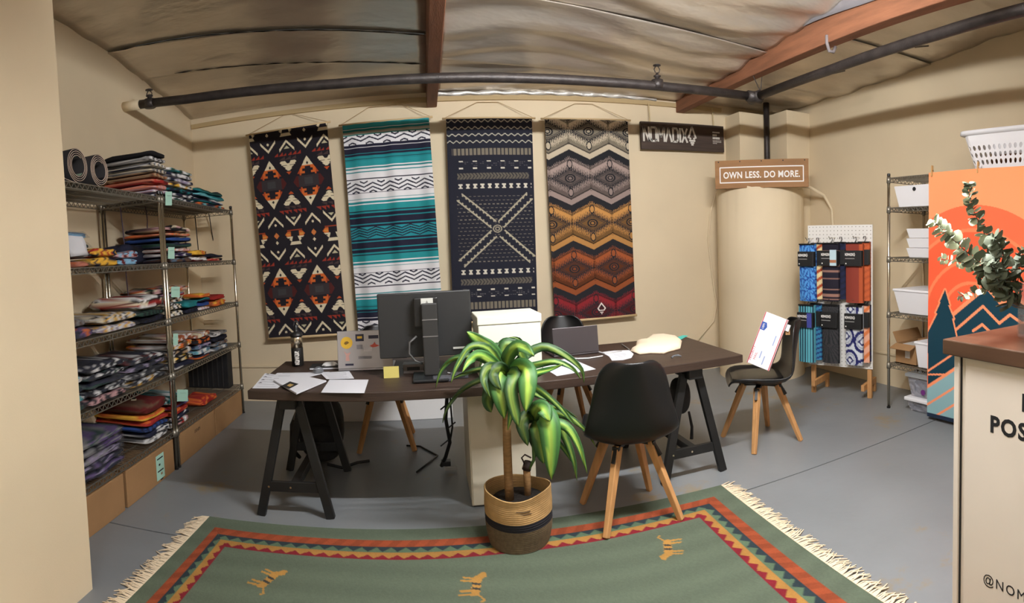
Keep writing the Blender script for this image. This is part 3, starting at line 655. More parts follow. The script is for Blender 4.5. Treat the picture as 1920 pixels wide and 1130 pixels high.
q7 = dz((600, 700), (655, 697), (664, 711), (612, 712)); o = sheet('greyish printed sheet under the open laptop edge', q7, DZ + .0042); lines(o, q7, 7, mat('grey_print', (150, 150, 156)), DZ + .0060)
p = onZ(597, 700, DZ)
tag(MB().at((p.x, p.y, DZ + .007)).lathe([(.028, 0), (.034, .006), (.030, .02), (.012, .034), (.003, .036)], n=16).build('crumpled_wrap', mat_clear('wrap', amount=.45), None, smooth=True), 'small clear crumpled wrapper on the sheet beside the brochure', 'wrapper')
p = onZ(612, 690, DZ); nbk = thing('notebook', 'black notebook under the white wireless mouse', 'notebook', (p.x, p.y, DZ), .05)
MB().box((0, .02, .008), (.20, .13, .014)).build('cover', INK, nbk, bevel=.003); MB().box((.0, .018, .007), (.194, .131, .008)).build('pages', PAPER, nbk)
mo = thing('mouse', 'white wireless mouse on the black notebook', 'mouse', (p.x + .02, p.y + .02, DZ + .015), .3)
P = []
for j in range(9):
    a = -1 + j / 4; row = []
    for i in range(9):
        b = -1 + i / 4; e = max(0, 1 - (a * a) ** 1.5) ; row.append((a * .052, b * .029 * math.sqrt(max(0, 1 - abs(a) ** 3)) , .020 * (max(0, 1 - a ** 4)) * (max(0, 1 - b ** 4))))
    P.append(row)
MB().grid(P).build('shell', WHITE, mo, smooth=True); MB().box((0, 0, .003), (.09, .048, .005)).build('base', mat('grey_base', (150, 150, 150)), mo, bevel=.002)
def laptop(label, x, y, rz, wd, ht, lean, m):
    t = thing('laptop', label, 'laptop', (x, y, DZ), rz)
    MB().box((0, .115, .007), (wd, .23, .012)).build('base', m, t, bevel=.004)
    ld = MB().at((0, 0, .014), rx=-lean).box((0, 0, ht / 2), (wd, .006, ht)).build('lid', m, t, bevel=.0028)
    MB().at((0, 0, .014), rx=-lean).box((0, .0036, ht / 2), (wd * .95, .001, ht * .9)).build('screen', mat('screen_dark', (20, 22, 28), .2), ld)
    kb = MB()
    for r in range(5):
        for k in range(12): kb.box((-wd * .42 + wd * .076 * k, .06 + .02 * r, .0145), (wd * .062, .016, .003))
    kb.build('keyboard', INK, t)['kind'] = 'stuff'
    return t, Matrix.Translation((0, 0, .014)) @ Matrix.Rotation(-lean, 4, 'X')
GREYM = mat('silver_aluminium', (176, 174, 178), .35, metal=.6)
a = onZ(641, 696, DZ); b = onZ(737, 693, DZ)
lp, LM = laptop('open silver laptop with stickers on its lid, behind the papers', (a.x + b.x) / 2 - .01, (a.y + b.y) / 2, math.atan2(b.y - a.y, b.x - a.x), .33, .225, .13, GREYM)
def sticker(parent, M, cx, cz, poly, m, name='sticker'):
    mb = MB(); mb.M = M @ facing((cx, -.0034, cz), (1, 0, 0)); mb.prism(poly, 0, .0006); return mb.build(name, m, parent)
circ = lambda r, n=20: [(r * math.cos(2 * PI * k / n), r * math.sin(2 * PI * k / n)) for k in range(n)]
rect = lambda w_, h_: [(-w_ / 2, -h_ / 2), (w_ / 2, -h_ / 2), (w_ / 2, h_ / 2), (-w_ / 2, h_ / 2)]
YEL = mat('yellow_sticker', (220, 176, 52), .5); REDS = mat('red_sticker', (206, 84, 66), .5); NAVY = mat('navy_sticker', (34, 34, 58), .5); PALE = mat('pale_sticker', (210, 206, 208), .5)
s1 = sticker(lp, LM, -.108, .155, circ(.036), YEL); sm = MB(); sm.M = LM @ facing((-.108, -.0042, .155), (1, 0, 0)); sm.prism([(-.016, -.006), (-.004, -.012), (.016, 0), (.004, .010), (-.010, .006)], 0, .0004); sm.build('sticker_mark', mat('mark_brown', (120, 90, 30)), s1)
s2 = sticker(lp, LM, -.028, .183, rect(.05, .042), NAVY); sm = MB(); sm.M = LM @ facing((-.028, -.0042, .185), (1, 0, 0)); sm.prism(rect(.03, .014), 0, .0004); sm.build('sticker_mark', YEL, s2)
sticker(lp, LM, .055, .185, rect(.06, .02), NAVY); sticker(lp, LM, .06, .137, [(-.03, -.004), (-.008, .006), (0, .018), (.008, .004), (.03, -.004), (.008, -.012), (-.012, -.014)], REDS)
sticker(lp, LM, -.03, .128, rect(.036, .026), mat('grey_sticker', (140, 138, 142))); sticker(lp, LM, .02, .112, rect(.05, .022), PALE)
sticker(lp, LM, -.105, .077, [(-.012, -.03), (.012, -.03), (.008, 0), (.022, .022), (-.004, .014), (-.022, .03), (-.01, .004)], mat('pink_sticker', (196, 150, 140)))
sticker(lp, LM, -.095, .025, rect(.05, .012), NAVY); sticker(lp, LM, -.0, .065, rect(.08, .016), mat('grey_sticker', (140, 138, 142)))
a = onZ(1041, 666, DZ); b = onZ(1117, 663, DZ)
laptop('open dark grey laptop on the desk beside the white box', (a.x + b.x) / 2, (a.y + b.y) / 2 - .03, math.atan2(b.y - a.y, b.x - a.x) + .33, .30, .165, .10, mat('dark_aluminium', (84, 78, 80), .35, metal=.55))
# monitor seen from behind
mn = thing('monitor', 'black desktop monitor seen from the back on the desk', 'monitor', (-.02, 3.02, DZ), 0)
pan = MB().at((.003, .02, .287)).box((0, 0, 0), (.515, .03, .36)).build('panel', mat('monitor_back', (40, 40, 40), .45, bump=(300, .1, .001)), mn, bevel=.006)
MB().at((.003, .037, .287)).box((0, 0, 0), (.49, .004, .335)).build('screen', mat('screen_dark', (20, 22, 28)), pan)
bk = MB().box((.012, -.02, .36), (.13, .055, .16)).build('back_housing', mat('housing', (27, 26, 25), .4), mn, bevel=.006)
MB().box((.02, -.05, .418), (.066, .004, .037)).build('label_plate', mat('plate_white', (196, 196, 188), .6), bk)
MB().at((.02, -.0525, .418), rx=PI / 2).prism([(-.007, -.008), (.007, -.008), (0, .008)], 0, .0006).build('label_mark', mat('plate_mark', (130, 130, 124)), bk)
st = MB().box((.03, -.055, .215), (.084, .04, .39)).build('stand_column', mat('stand_dark', (48, 47, 46), .45), mn, bevel=.006)
for z in (.322, .232): MB().box((.03, -.0758, z), (.082, .003, .005)).build('groove', mat('groove_grey', (112, 108, 106)), st)
MB().box((.02, -.06, .011), (.19, .21, .016)).build('stand_foot', BLACKP, mn, bevel=.005)
MB().box((.19, -.0, .15), (.075, .004, .011)).build('port_label', mat('plate_white', (196, 196, 188)), pan)
pts = [(-.045, -.03, .23), (-.085, -.04, .20), (-.09, -.05, .14), (-.06, -.05, .10), (-.02, -.04, .08)]
tag(MB().tube([Vector(p) + Vector((-.02, 3.02, DZ)) for p in pts], .006, 7).build('monitor_cable', mat('cable_grey', (84, 82, 80), .5), None, smooth=True), 'grey cable looping off the back of the monitor', 'cable')
for (x, y, sx, sy, h, c, lb) in ((.06, 2.90, .10, .07, .022, (74, 74, 80), 'flat grey adapter box lying at the foot of the monitor'), (.155, 2.955, .095, .08, .022, (70, 70, 76), 'grey card reader beside the monitor foot, near the plant'), (-.095, 3.14, .12, .08, .055, (96, 88, 84), 'brownish dock box behind the monitor stand')):
    t = thing('desk_device', lb, 'device', (x, y, DZ)); MB().box((0, 0, h / 2 + .0005), (sx, sy, h)).build('case', mat('case%d' % c[0], c, .4), t, bevel=.005); MB().box((0, -sy / 2 - .0005, h * .55), (sx * .6, .002, h * .35)).build('front_slot', INK, t)
p = onY(732, 684, 2.98)
sn = thing('sticky_notes', 'pad of yellow sticky notes standing by the silver laptop', 'notes', (p.x, 3.02, DZ), .05)
MB().at((0, 0, 0), rx=-.2).box((0, 0, .032), (.085, .012, .064)).build('pad', mat('sticky_yellow', (190, 176, 96), .8), sn)
pts = [onZ(u, v, DZ + .008) for u, v in ((770, 690), (800, 698), (830, 706), (860, 700), (905, 694))]
tag(MB().tube(pts, .005, 6).build('desk_cable', BLACKP, None, smooth=True), 'black cable winding over the desk behind the plant', 'cable')
pts = [onZ(u, v, DZ + .006) for u, v in ((755, 688), (778, 690), (812, 694), (850, 700))]
tag(MB().tube(pts, .0035, 6).build('desk_cable', mat('cable_pale', (170, 168, 166), .5), None, smooth=True), 'pale cable winding across the desk past the monitor stand', 'cable')
# white lidded box on the desk and white cabinet below
wbx = thing('lidded_box', 'off-white lidded box standing on the desk behind the plant', 'box', (.425, 2.99, DZ + .001), .02)
OFFW = mat('offwhite_paint', (226, 226, 210), .5)
MB().box((0, 0, .144), (.335, .27, .286)).build('body', OFFW, wbx, bevel=.005); MB().box((0, 0, .310), (.345, .28, .045)).build('lid', OFFW, wbx, bevel=.005)
cb = thing('drawer_cabinet', 'cream white cabinet standing on the floor under the desk, behind the basket', 'cabinet', (.37, 3.15, 0), .0)
CREAM = mat('cream_cabinet', (206, 198, 178), .5)
MB().box((.0, 0, .335), (.36, .44, .655)).build('body', CREAM, cb, bevel=.004)
MB().box((.0, -.222, .335), (.345, .008, .645)).build('side_panel', CREAM, cb, bevel=.002)
MB().box((.0, 0, .004), (.34, .42, .008)).build('base', mat('base_dark', (60, 58, 54)), cb)
# smaller things on the right half
q = dz((1010, 684), (1068, 671), (1117, 692), (1044, 705)); o = sheet('white printed letter lying on the desk right of the plant', q, DZ + .0005); lines(o, q, 5, mat('lilac_print', (196, 192, 206), .9), DZ + .0022, frac=(.45, .75))
q = dz((1128, 661), (1150, 658), (1180, 657), (1188, 664), (1184, 671), (1168, 675), (1147, 676), (1142, 669)); o = sheet('white rounded card with grey print beside the cream pouch', q, DZ + .0005, thick=.003)
lines(o, dz((1148, 664), (1182, 662), (1180, 670), (1152, 673)), 4, mat('grey_print', (150, 150, 156)), DZ + .0038, margin=.05)
hp = [Vector((*p, 0)) for p in dz((1183, 659), (1192, 656), (1193, 646), (1210, 642), (1224, 633), (1245, 632), (1268, 634), (1278, 643), (1275, 655), (1258, 659), (1245, 664), (1220, 663), (1200, 665))]
cen = sum(hp, Vector()) / len(hp); rings = []; fs = []
mb = MB(); N = len(hp); vs = []
for (k, z) in ((1, .001), (1.02, .012), (.93, .030), (.7, .040), (.35, .043)):
    vs += [tuple(cen + (h - cen) * k + Vector((0, 0, DZ + z + .004 * math.sin(i * 2.1 + k * 5)* (z > .01)))) for i, h in enumerate(hp)]
for j in range(4): fs += [(j * N + i, j * N + (i + 1) % N, (j + 1) * N + (i + 1) % N, (j + 1) * N + i) for i in range(N)]
fs += [tuple(range(4 * N, 5 * N)), tuple(range(N))[::-1]]
mb.add(vs, fs); tag(mb.build('cloth_pouch', mat('cream_felt', (238, 218, 190), .9, bump=(90, .2, .004)), None, smooth=True), 'cream crumpled cloth pouch lying on the right half of the desk', 'pouch')
o = sheet('turquoise card sticking out behind the cream pouch', dz((1262, 635), (1281, 628.5), (1290, 629.5), (1276, 637)), DZ + .0005, mat('turquoise_card', (70, 186, 172), .6), 'card', 'card')
p = onZ(1268, 671, DZ)
tag(MB().at((p.x, p.y, DZ)).tube([(-.03, 0, .006), (-.01, .012, .012), (.012, .0, .016), (.03, -.006, .008)], .006, 7).build('tape_scrap', mat_clear('scrap', amount=.35), None, smooth=True), 'clear scrap of wrapping on the bare right end of the desk', 'scrap')
pts = [onZ(u, v, DZ + .005) for u, v in ((1062, 671), (1085, 672), (1105, 671), (1130, 667)) ]
tag(MB().tube(pts, .004, 6).build('charging_cable', WHITE, None, smooth=True), 'white charging cable running from the dark laptop', 'cable')
pts = [onZ(u, v, DZ + .005) for u, v in ((1113, 659), (1122, 659), (1132, 662), (1150, 661), (1165, 658))]
tag(MB().tube(pts, .0045, 6).build('charging_cable', mat('cable_pale', (170, 168, 166)), None, smooth=True), 'pale cable knotted beside the rounded card', 'cable')
p0 = onZ(1180, 655, DZ + .006); p1 = onZ(1166, 645, DZ + .006)
tag(MB().tube([p0, p1], .004, 6).build('pen', mat('pen_grey', (120, 116, 110), .4)), 'thin grey pen pointing at the cream pouch', 'pen')
# ------------------------------------------------------------------ under the desk
lw = thing('low_white_box', 'low white box on the floor by the back wall, under the desk', 'box', (-.32, 4.72, 0), 0)
MB().box((0, 0, .14), (.98, .30, .278)).build('body', mat('white_board', (226, 224, 222), .5), lw, bevel=.004); MB().box((0, 0, .288), (.99, .31, .018)).build('lid', mat('white_board', (226, 224, 222)), lw, bevel=.003)
def blob(name, parent, m, c, r, seed, n=14, sq=2.6):
    vs = []; nj = 9
    for j in range(nj):
        ph = PI * (j / (nj - 1)) - PI / 2
        for i in range(n):
            th = 2 * PI * i / n; cx, sx = math.cos(th), math.sin(th)
            e = 2 / sq; f = lambda t: math.copysign(abs(t) ** e, t)
            k = 1 + .07 * math.sin(3 * th + seed + 2 * ph) + .05 * math.sin(7 * th - seed + 5 * ph)
            vs.append((c[0] + r[0] * f(cx) * abs(math.cos(ph)) ** e * k, c[1] + r[1] * f(sx) * abs(math.cos(ph)) ** e * k, c[2] + r[2] * f(math.sin(ph))))
    fs = [(j * n + i, j * n + (i + 1) % n, (j + 1) * n + (i + 1) % n, (j + 1) * n + i) for j in range(nj - 1) for i in range(n)]
    return MB().add(vs, fs).build(name, m, parent, smooth=True, subd=1)
BAG = mat('bag_fabric', (38, 37, 36), .8, noise=(18, .4), bump=(220, .3, .003))
bp = thing('backpack', 'dark grey backpack on the floor between the left trestle legs', 'backpack', (-.78, 3.72, 0), .1)
blob('main_compartment', bp, BAG, (0, 0, .235), (.17, .11, .235), 1.0); blob('front_pocket', bp, BAG, (.02, -.10, .15), (.125, .05, .13), 2.4)
MB().tube([(-.12, -.06, .40), (-.17, -.12, .28), (-.19, -.1, .10), (-.15, -.04, .03)], [.02, .024, .02, .012], 8).build('shoulder_strap', BAG, bp, smooth=True)
MB().tube([(-.05, 0, .465), (-.03, -.01, .51), (.03, -.01, .51), (.05, 0, .465)], .011, 8).build('grab_handle', BAG, bp, smooth=True)
MB().tube([(.05, -.15, .02), (.15, -.2, .012), (.25, -.12, .012), (.33, -.1, .012)], .010, 7).build('loose_strap', BAG, bp, smooth=True)
MB().tube([(-.09, -.12, .46), (-.13, -.16, .40), (-.15, -.17, .33)], .012, 7).build('grey_tag_strap', mat('strap_pale', (136, 134, 128), .8), bp, smooth=True)
b2 = thing('shoulder_bag', 'black bag hanging behind the front chair at the right trestle', 'bag', (1.56, 3.19, 0), 0)
blob('pouch', b2, BAG, (0, 0, .40), (.06, .09, .12), 3.0); MB().tube([(.04, -.05, .30), (.055, -.06, .2), (.05, -.06, .12)], [.008, .010, .012], 7).build('hanging_strap', BAG, b2, smooth=True)
MB().tube([(-.0, -.04, .50), (-.01, -.02, .60), (0, 0, .655)], .010, 7).build('carry_strap', BAG, b2, smooth=True)
cbm = thing('cable_bundle', 'black cable bundle hanging under the desk left of the cream cabinet', 'cable', (.09, 3.35, 0))
MB().tube([(0, 0, .66), (.005, .01, .5), (-.01, .03, .36), (.01, .06, .2), (-.02, .09, .1), (-.05, .12, .03)], .012, 7).build('cable', BLACKP, cbm, smooth=True)
MB().tube([(.02, 0, .64), (.025, .03, .45), (.03, .05, .3), (.0, .09, .14)], .006, 6).build('cable', BLACKP, cbm, smooth=True)
for k, (x, z) in enumerate(((-.02, .42), (.02, .30), (-.03, .19))): MB().tube([(x - .02, .03, z), (x + .03, .05, z + .03)], .005, 5).build('tie', BLACKP, cbm)
MB().box((-.02, .12, .05), (.06, .05, .03)).build('plug', BLACKP, cbm, bevel=.004); MB().box((.01, .1, .022), (.08, .03, .025)).build('plug', mat('plug_grey', (150, 150, 148)), cbm, bevel=.004)
pts = [Vector((-.2, 3.95, .005)), Vector((-.1, 3.92, .006)), Vector((.02, 3.72, .006)), Vector((-.04, 3.6, .006)), Vector((-.12, 3.45, .006))]
tag(MB().tube(pts, .006, 6).build('floor_cable', BLACKP, None, smooth=True), 'thin dark cable lying on the floor by the hidden chair legs', 'cable')
# ------------------------------------------------------------------ mailing box on the second chair
c4 = [atD(1437, 589, 3.72), atD(1474, 598, 3.70), atD(1440, 697, 3.66), atD(1399, 682, 3.70)]
o0 = (c4[0] + c4[2]) / 2; up = ((c4[0] - c4[3]) + (c4[1] - c4[2])).normalized(); rt = ((c4[1] - c4[0]) + (c4[2] - c4[3])); rt = (rt - up * rt.dot(up)).normalized(); nrm = rt.cross(up)
bw, bh, bd_ = .165, .365, .06
mbx = thing('mailing_box', 'white mailing box with red stripes and a blue badge leaning on a chair', 'box', (2.17, 3.10, .475))
mbx.rotation_euler = (0, 0, 0)
base = Vector((2.17, 3.10, .475)); ctr = o0 - base - nrm * bd_ / 2 + Vector((0, 0, .012))
FM = Matrix(((rt.x, up.x, nrm.x, ctr.x), (rt.y, up.y, nrm.y, ctr.y), (rt.z, up.z, nrm.z, ctr.z), (0, 0, 0, 1)))
mb = MB(); mb.M = FM; mb.box((0, 0, 0), (bw, bh, bd_)); mb.build('carton', mat('white_card', (232, 228, 232), .7), mbx, bevel=.003)
RED = mat('postal_red', (178, 54, 60), .7); BLUE = mat('postal_blue', (42, 78, 150), .7)
for x in (-bw * .47, bw * .46): mb = MB(); mb.M = FM; mb.box((x, 0, bd_ / 2), (.006, bh, .001)); mb.build('red_stripe', RED, mbx)
for z in (bd_ * .42, -bd_ * .36): mb = MB(); mb.M = FM; mb.box((bw / 2, 0, z), (.001, bh, .006)); mb.build('red_stripe', RED, mbx)
mb = MB(); mb.M = FM @ Matrix.Translation((-bw * .36, bh * .24, bd_ / 2)); mb.prism([(-.018, -.028), (.014, -.028), (.026, 0), (.014, .028), (-.018, .028)], 0, .001); bad = mb.build('blue_badge', BLUE, mbx)
R90 = Matrix.Rotation(PI / 2, 4, 'Z')
text('badge_lettering', 'USPS', .018, bad, WINK, FM @ Matrix.Translation((-bw * .33, bh * .185, bd_ / 2 + .001)) @ R90, .0004)
text('lettering', 'PRIORITY', .024, mbx, RED, FM @ Matrix.Translation((-bw * .36, -bh * .44, bd_ / 2)) @ R90, .0006)
text('lettering', 'MAIL', .024, mbx, RED, FM @ Matrix.Translation((-bw * .20, -bh * .40, bd_ / 2)) @ R90, .0006)
text('side_lettering', 'PRIORITY MAIL', .020, mbx, RED, FM @ Matrix.Translation((bw / 2, -bh * .02, -.004)) @ Matrix.Rotation(PI / 2, 4, 'Y') @ Matrix.Rotation(PI / 2, 4, 'Z') , .0006)
for (x, y, h) in ((.045, .02, .07), (.02, -.13, .06), (-.01, -.10, .05)):
    mb = MB(); mb.M = FM; mb.box((x, y, bd_ / 2), (.008, h, .0008)); mb.build('small_print', mat('pale_blue_print', (150, 164, 200), .8), mbx)
mb = MB(); mb.M = FM; mb.box((bw * .5 + .012, bh * .36, -.01), (.03, .045, .035)); mb.build('open_flap', PAPER, mbx)
mb = MB(); mb.M = FM @ Matrix.Rotation(.4, 4, 'Z'); mb.box((bw * .5 + .055, bh * .17, -.014), (.03, .05, .02)); mb.build('torn_flap', CARD, mbx)
# ------------------------------------------------------------------ wire shelving
def zig(mb, p, q, h, n, r):
    """truss rim: two rails with a zigzag between"""
    p = Vector(p); q = Vector(q); up = Vector((0, 0, h))
    mb.bar(p, q, r, r); mb.bar(p + up, q + up, r, r)
    for k in range(n):
        a = p.lerp(q, k / n); b = p.lerp(q, (k + .5) / n); c = p.lerp(q, (k + 1) / n)
        mb.bar(a, b + up, r * .7, r * .7); mb.bar(b + up, c, r * .7, r * .7)
def wire_unit(label, x0, x1, y0, y1, levels, top, group):
    t = thing('wire_shelf_unit', label, 'shelf', ((x0 + x1) / 2, (y0 + y1) / 2, 0), 0, group)
    hx, hy = (x1 - x0) / 2, (y1 - y0) / 2
    for sx in (-1, 1):
        for sy in (-1, 1):
            p = MB().tube([(sx * hx, sy * hy, .02), (sx * hx, sy * hy, top)], .0125, 12).build('post', CHROME, t, smooth=True)
            f = MB().at((sx * hx, sy * hy, 0)); f.lathe([(.016, 0), (.016, .012), (.009, .016), (.009, .03)], n=12); f.build('levelling_foot', BLACKP, p)
            c = MB().at((sx * hx, sy * hy, top)); c.lathe([(.014, -.012), (.014, .006), (.008, .010)], n=12); c.build('end_cap', BLACKP, p)
    for z in levels:
        m = MB(); n = int(2 * hy / .024)
        for k in range(1, n): yy = -hy + 2 * hy * k / n; m.bar((-hx + .01, yy, z), (hx - .01, yy, z), .0035, .0035)
        for xx in (-hx * .5, 0, hx * .5): m.bar((xx, -hy, z - .006), (xx, hy, z - .006), .007, .007)
        s = m.build('shelf', WIRE, t)
        r = MB()
        for sx in (-1, 1): zig(r, (sx * hx, -hy + .012, z - .030), (sx * hx, hy - .012, z - .030), .032, int(2 * hy / .05), .0055)
        for sy in (-1, 1): zig(r, (-hx + .012, sy * hy, z - .030), (hx - .012, sy * hy, z - .030), .032, int(2 * hx / .05), .0055)
        r.build('rim', WIRE, s)
        for sx in (-1, 1):
            for sy in (-1, 1): k = MB().at((sx * hx, sy * hy, z)); k.lathe([(.019, -.038), (.016, .012)], n=12); k.build('collar', WIRE, s, smooth=True)
    return t
LV = [1.885, 1.425, 1.035, .655, .262]
wire_unit('tall chrome wire shelf unit nearest the back wall, full of folded towels', -2.215, -1.735, 3.425, 4.825, LV, 1.92, 'wire shelf units on the left wall')
wire_unit('tall chrome wire shelf unit beside the near cream wall, holding bagged towels', -2.215, -1.735, 2.02, 3.385, LV, 1.92, 'wire shelf units on the left wall')
# ------------------------------------------------------------------ folded towels
PAL = {
 'navy': (34, 36, 54), 'black': (26, 25, 28), 'white': (216, 214, 212), 'cream': (214, 200, 172), 'grey': (126, 124, 124), 'teal': (38, 120, 124), 'aqua': (110, 178, 186),
 'red': (158, 44, 40), 'maroon': (92, 32, 30), 'orange': (208, 104, 48), 'rust': (154, 82, 50), 'yellow': (218, 168, 62), 'pink': (196, 150, 150), 'purple': (92, 72, 116), 'blue': (46, 72, 132), 'sky': (128, 172, 200), 'tan': (168, 140, 108), 'green': (44, 70, 60), 'brown': (96, 70, 54), 'steel': (88, 108, 128), 'salmon': (206, 128, 104), 'lilac': (150, 138, 164)}
def hsh(a, b, s): return saw(np.sin(a * 127.1 + b * 311.7 + s * 74.7) * 43758.5453)
def towel_color(style, cols, seed):
    cs = [np.array(PAL[c], float) for c in cols.split()]
    def fn(co):
        x, y, z = co[:, 0], co[:, 1], co[:, 2]; n = len(x); s = y + x * .9 + z * .4 + .004 * np.sin(x * 60 + seed); out = np.tile(cs[0], (n, 1))
        if style == 'band':       # stripes crossing the long side
            k = np.floor(saw((s + seed * .013) / .11) * len(cs) * 2).astype(int) % len(cs); out = np.array(cs)[k]
        elif style == 'fine':
            k = (np.floor(saw((s + seed * .01) / .045) * 2) + 0).astype(int) % len(cs); out = np.array(cs)[k]
        elif style == 'layer':    # stripes running along the fold
            k = np.floor(saw((z + .16 * (x + .06 * np.sin(y * 7 + seed))) / .05 + seed * .37) * len(cs)).astype(int) % len(cs); out = np.array(cs)[k]
        elif style == 'check':
            k = (np.floor(s / .034) + np.floor((z + x) / .022) + seed).astype(int) % len(cs); out = np.array(cs)[k]
        elif style == 'patch':
            h = hsh(np.floor(s / .045), np.floor((z + x * 1.2) / .020), seed); out = np.array(cs)[np.minimum((h * len(cs)).astype(int), len(cs) - 1)]
        elif style == 'swirl':
            q = np.sin((x + z) * 46 + 3 * np.sin(y * 24 + seed)) + np.sin(y * 34 + 2 * np.sin(x * 30 + seed)); k = np.clip(((q + 1.6) / 3.2 * len(cs)).astype(int), 0, len(cs) - 1); out = np.array(cs)[k]
        h = hsh(np.floor(x * 90), np.floor(y * 90), seed + z * 0)
        return out * (.93 + .14 * h)[:, None]
    return fn
CLEAR = mat_clear('plastic_sleeve', (130, 132, 142), .86, .10)
tw_seed = [0]
GAP = .0015
def towel(label, x0, x1, y0, y1, z, h, style, cols, group, bag=False, sag=.0, name='folded_towel', cat='towel', rz=0., tilt=0., z_top_wave=0.):
    """x1: the folded front edge (faces the aisle); two-lobed fold on the front and near sides"""
    tw_seed[0] += 1; sd = tw_seed[0]; cx, cy = (x0 + x1) / 2, (y0 + y1) / 2; hx, hy = (x1 - x0) / 2, (y1 - y0) / 2
    NP, NT = 22, 14; rr = random.Random(sd)
    ph1, ph2, ph3 = rr.uniform(0, 6), rr.uniform(0, 6), rr.uniform(0, 6); amp = min(.007, h * .22)
    def prof(k, shrink):
        t = 2 * PI * k / NP; c, s_ = math.cos(t), math.sin(t)
        e = .32; px = math.copysign(abs(c) ** e, c) * (hx - shrink); pz = math.copysign(abs(s_) ** .55, s_) * h / 2
        if c > .3: px -= .010 * min(1, h / .04) * math.exp(-(pz / (h * .11)) ** 2)        # notch between the two folds
        return px, pz
    vs = []
    for j in range(NT):
        a = j / (NT - 1); end = min(j, NT - 1 - j); sh = (0.016 if end == 0 else .003 if end == 1 else 0); hz = (.42 if end == 0 else .86 if end == 1 else 1.)
        yy = -hy + 2 * hy * (0 if j == 0 else 1 if j == NT - 1 else (.010 + (a - .0) * .98))
        for k in range(NP):
            px, pz = prof(k, sh); wv = amp * math.sin(px * 17 + ph1) * math.sin(yy * 15 + ph2) + amp * .6 * math.sin(yy * 31 + px * 23 + ph3)
            up = (pz / h + .5)
            vs.append((px + .005 * math.sin(yy * 21 + ph2 + pz * 40), yy + .004 * math.sin(px * 25 + ph3 + pz * 60), pz * hz + h / 2 + wv * up * .9 + sag * ((px / hx) ** 2 + (yy / hy) ** 2 - .6) * up + z_top_wave * up * math.sin(yy * 11 + ph1)))
    fs = [(j * NP + k, j * NP + (k + 1) % NP, (j + 1) * NP + (k + 1) % NP, (j + 1) * NP + k) for j in range(NT - 1) for k in range(NP)]
    fs += [tuple(range(NP))[::-1], tuple(range((NT - 1) * NP, NT * NP))]
    zm = min(v[2] for v in vs); vs = [(a, b, c - min(0, zm)) for a, b, c in vs]
    o = MB().add(vs, fs).build(name, PRINT, None, smooth=True); o.location = (cx, cy, z); o.rotation_euler = (0, tilt, rz)
    paint(o, towel_color(style, cols, sd)); tag(o, label, cat, group)
    if bag:
        b = MB(); k = 1.05; bv = [(a * k + .012 * math.sin(c * 90 + bb * 30), bb * k + .010 * math.sin(a * 40 + c * 70), max(.0, c * 1.10 + .004 * math.sin(a * 50 + bb * 60))) for a, bb, c in vs]
        b.add(bv, fs).build('plastic_sleeve', CLEAR, o, smooth=True)
    return o
ORD = ['bottom', 'second from bottom', 'third from bottom', 'fourth from bottom', 'fifth from bottom', 'sixth from bottom', 'seventh from bottom', 'eighth from bottom', 'ninth from bottom']
def fy(u, v): return onX(u, v, -1.75).y
SHZ = .004
def stack(where, grp, un, uf, vv, lv, layers, depth=.40, x1=-1.748, bag=False, jit=.010, yshift=0.):
    """layers: bottom first, (description, height, style, colours)"""
    y0, y1 = max(2.05, fy(un, vv) + yshift), fy(uf, vv) + yshift; z = lv + SHZ
    n = len(layers)
    for i, (desc, h, style, cols) in enumerate(layers):
        h *= 1.0 if bag else 1.19
        r = random.Random(hash(where) % 1000 + i) if False else random.Random(len(where) * 31 + i * 7 + int(un))
        dx, dy = r.uniform(-jit, jit * .3), r.uniform(-jit, jit)
        pos = 'top' if (i == n - 1 and n > 1) else ORD[i]
        lab = f'{desc} {pos} in {where}' if n > 1 else f'{desc} in {where}'
        towel(lab, x1 - depth + dx, x1 + dx, y0 + dy, y1 + dy, z, h - GAP, style, cols, grp, bag=bag, z_top_wave=.004 if i == n - 1 else 0)
        z += h * 1.13 + .004 if bag else h + .0035
    return z
G1, G2, G3, G4, G5 = ('towels on the top wire shelves', 'towels on the second wire shelves', 'towels on the middle wire shelves', 'towels on the fourth wire shelves', 'towels on the lowest wire shelves')
L1, L2, L3, L4, L5 = LV
# top: two rolled mats, a striated stack, a patterned stack, a teal stack
def rolled_mat(label, y, r, x0, x1, z, inner, tail):
    t = thing('rolled_mat', label, 'mat', ((x0 + x1) / 2, y, z), 0, 'rolled mats on the top shelf'); L = (x1 - x0) / 2
    def spiral(rad0, th):
        P = []; turns = 3.6; n = 120
        for k in range(n + 1):
            a = -PI / 2 - 2 * PI * turns * k / n; rad = rad0 - (rad0 * .43) * k / n
            P.append((math.cos(a) * rad, r + .002 + math.sin(a) * rad))
        return P
    S = spiral(r, 0)
    if tail: S = [(-.16 * tail, .030), (-.12 * tail, .012), (-.06 * tail, .004)] + S
    S2 = [(p[0], p[1]) for p in S]
    MB().grid([[(-L, a, b), (L, a, b)] for a, b in S2]).build('mat', mat('mat_black', (30, 27, 30), .8), t, smooth=True, solid=.008)
    MB().grid([[(L - .001, a, b), (L + .0025, a, b)] for a, b in S2]).build('pale_edge', mat('mat_edge', (214, 190, 172), .8), t, smooth=True, solid=.0022)
    q = [(L + .0, a, b) for a, b in S2[-26:]]
    MB().grid([[(-L, a * .93, (b - r) * .93 + r), (L - .004, a * .93, (b - r) * .93 + r)] for a, b in S2[-26:]]).build('inner_face', inner, t, smooth=True)
    return t
rolled_mat('rolled black mat with sage inside and a loose flap, nearest the cream wall', 2.46, .095, -2.19, -1.74, L1 + .003, mat('mat_sage', (160, 182, 160), .8), 1)
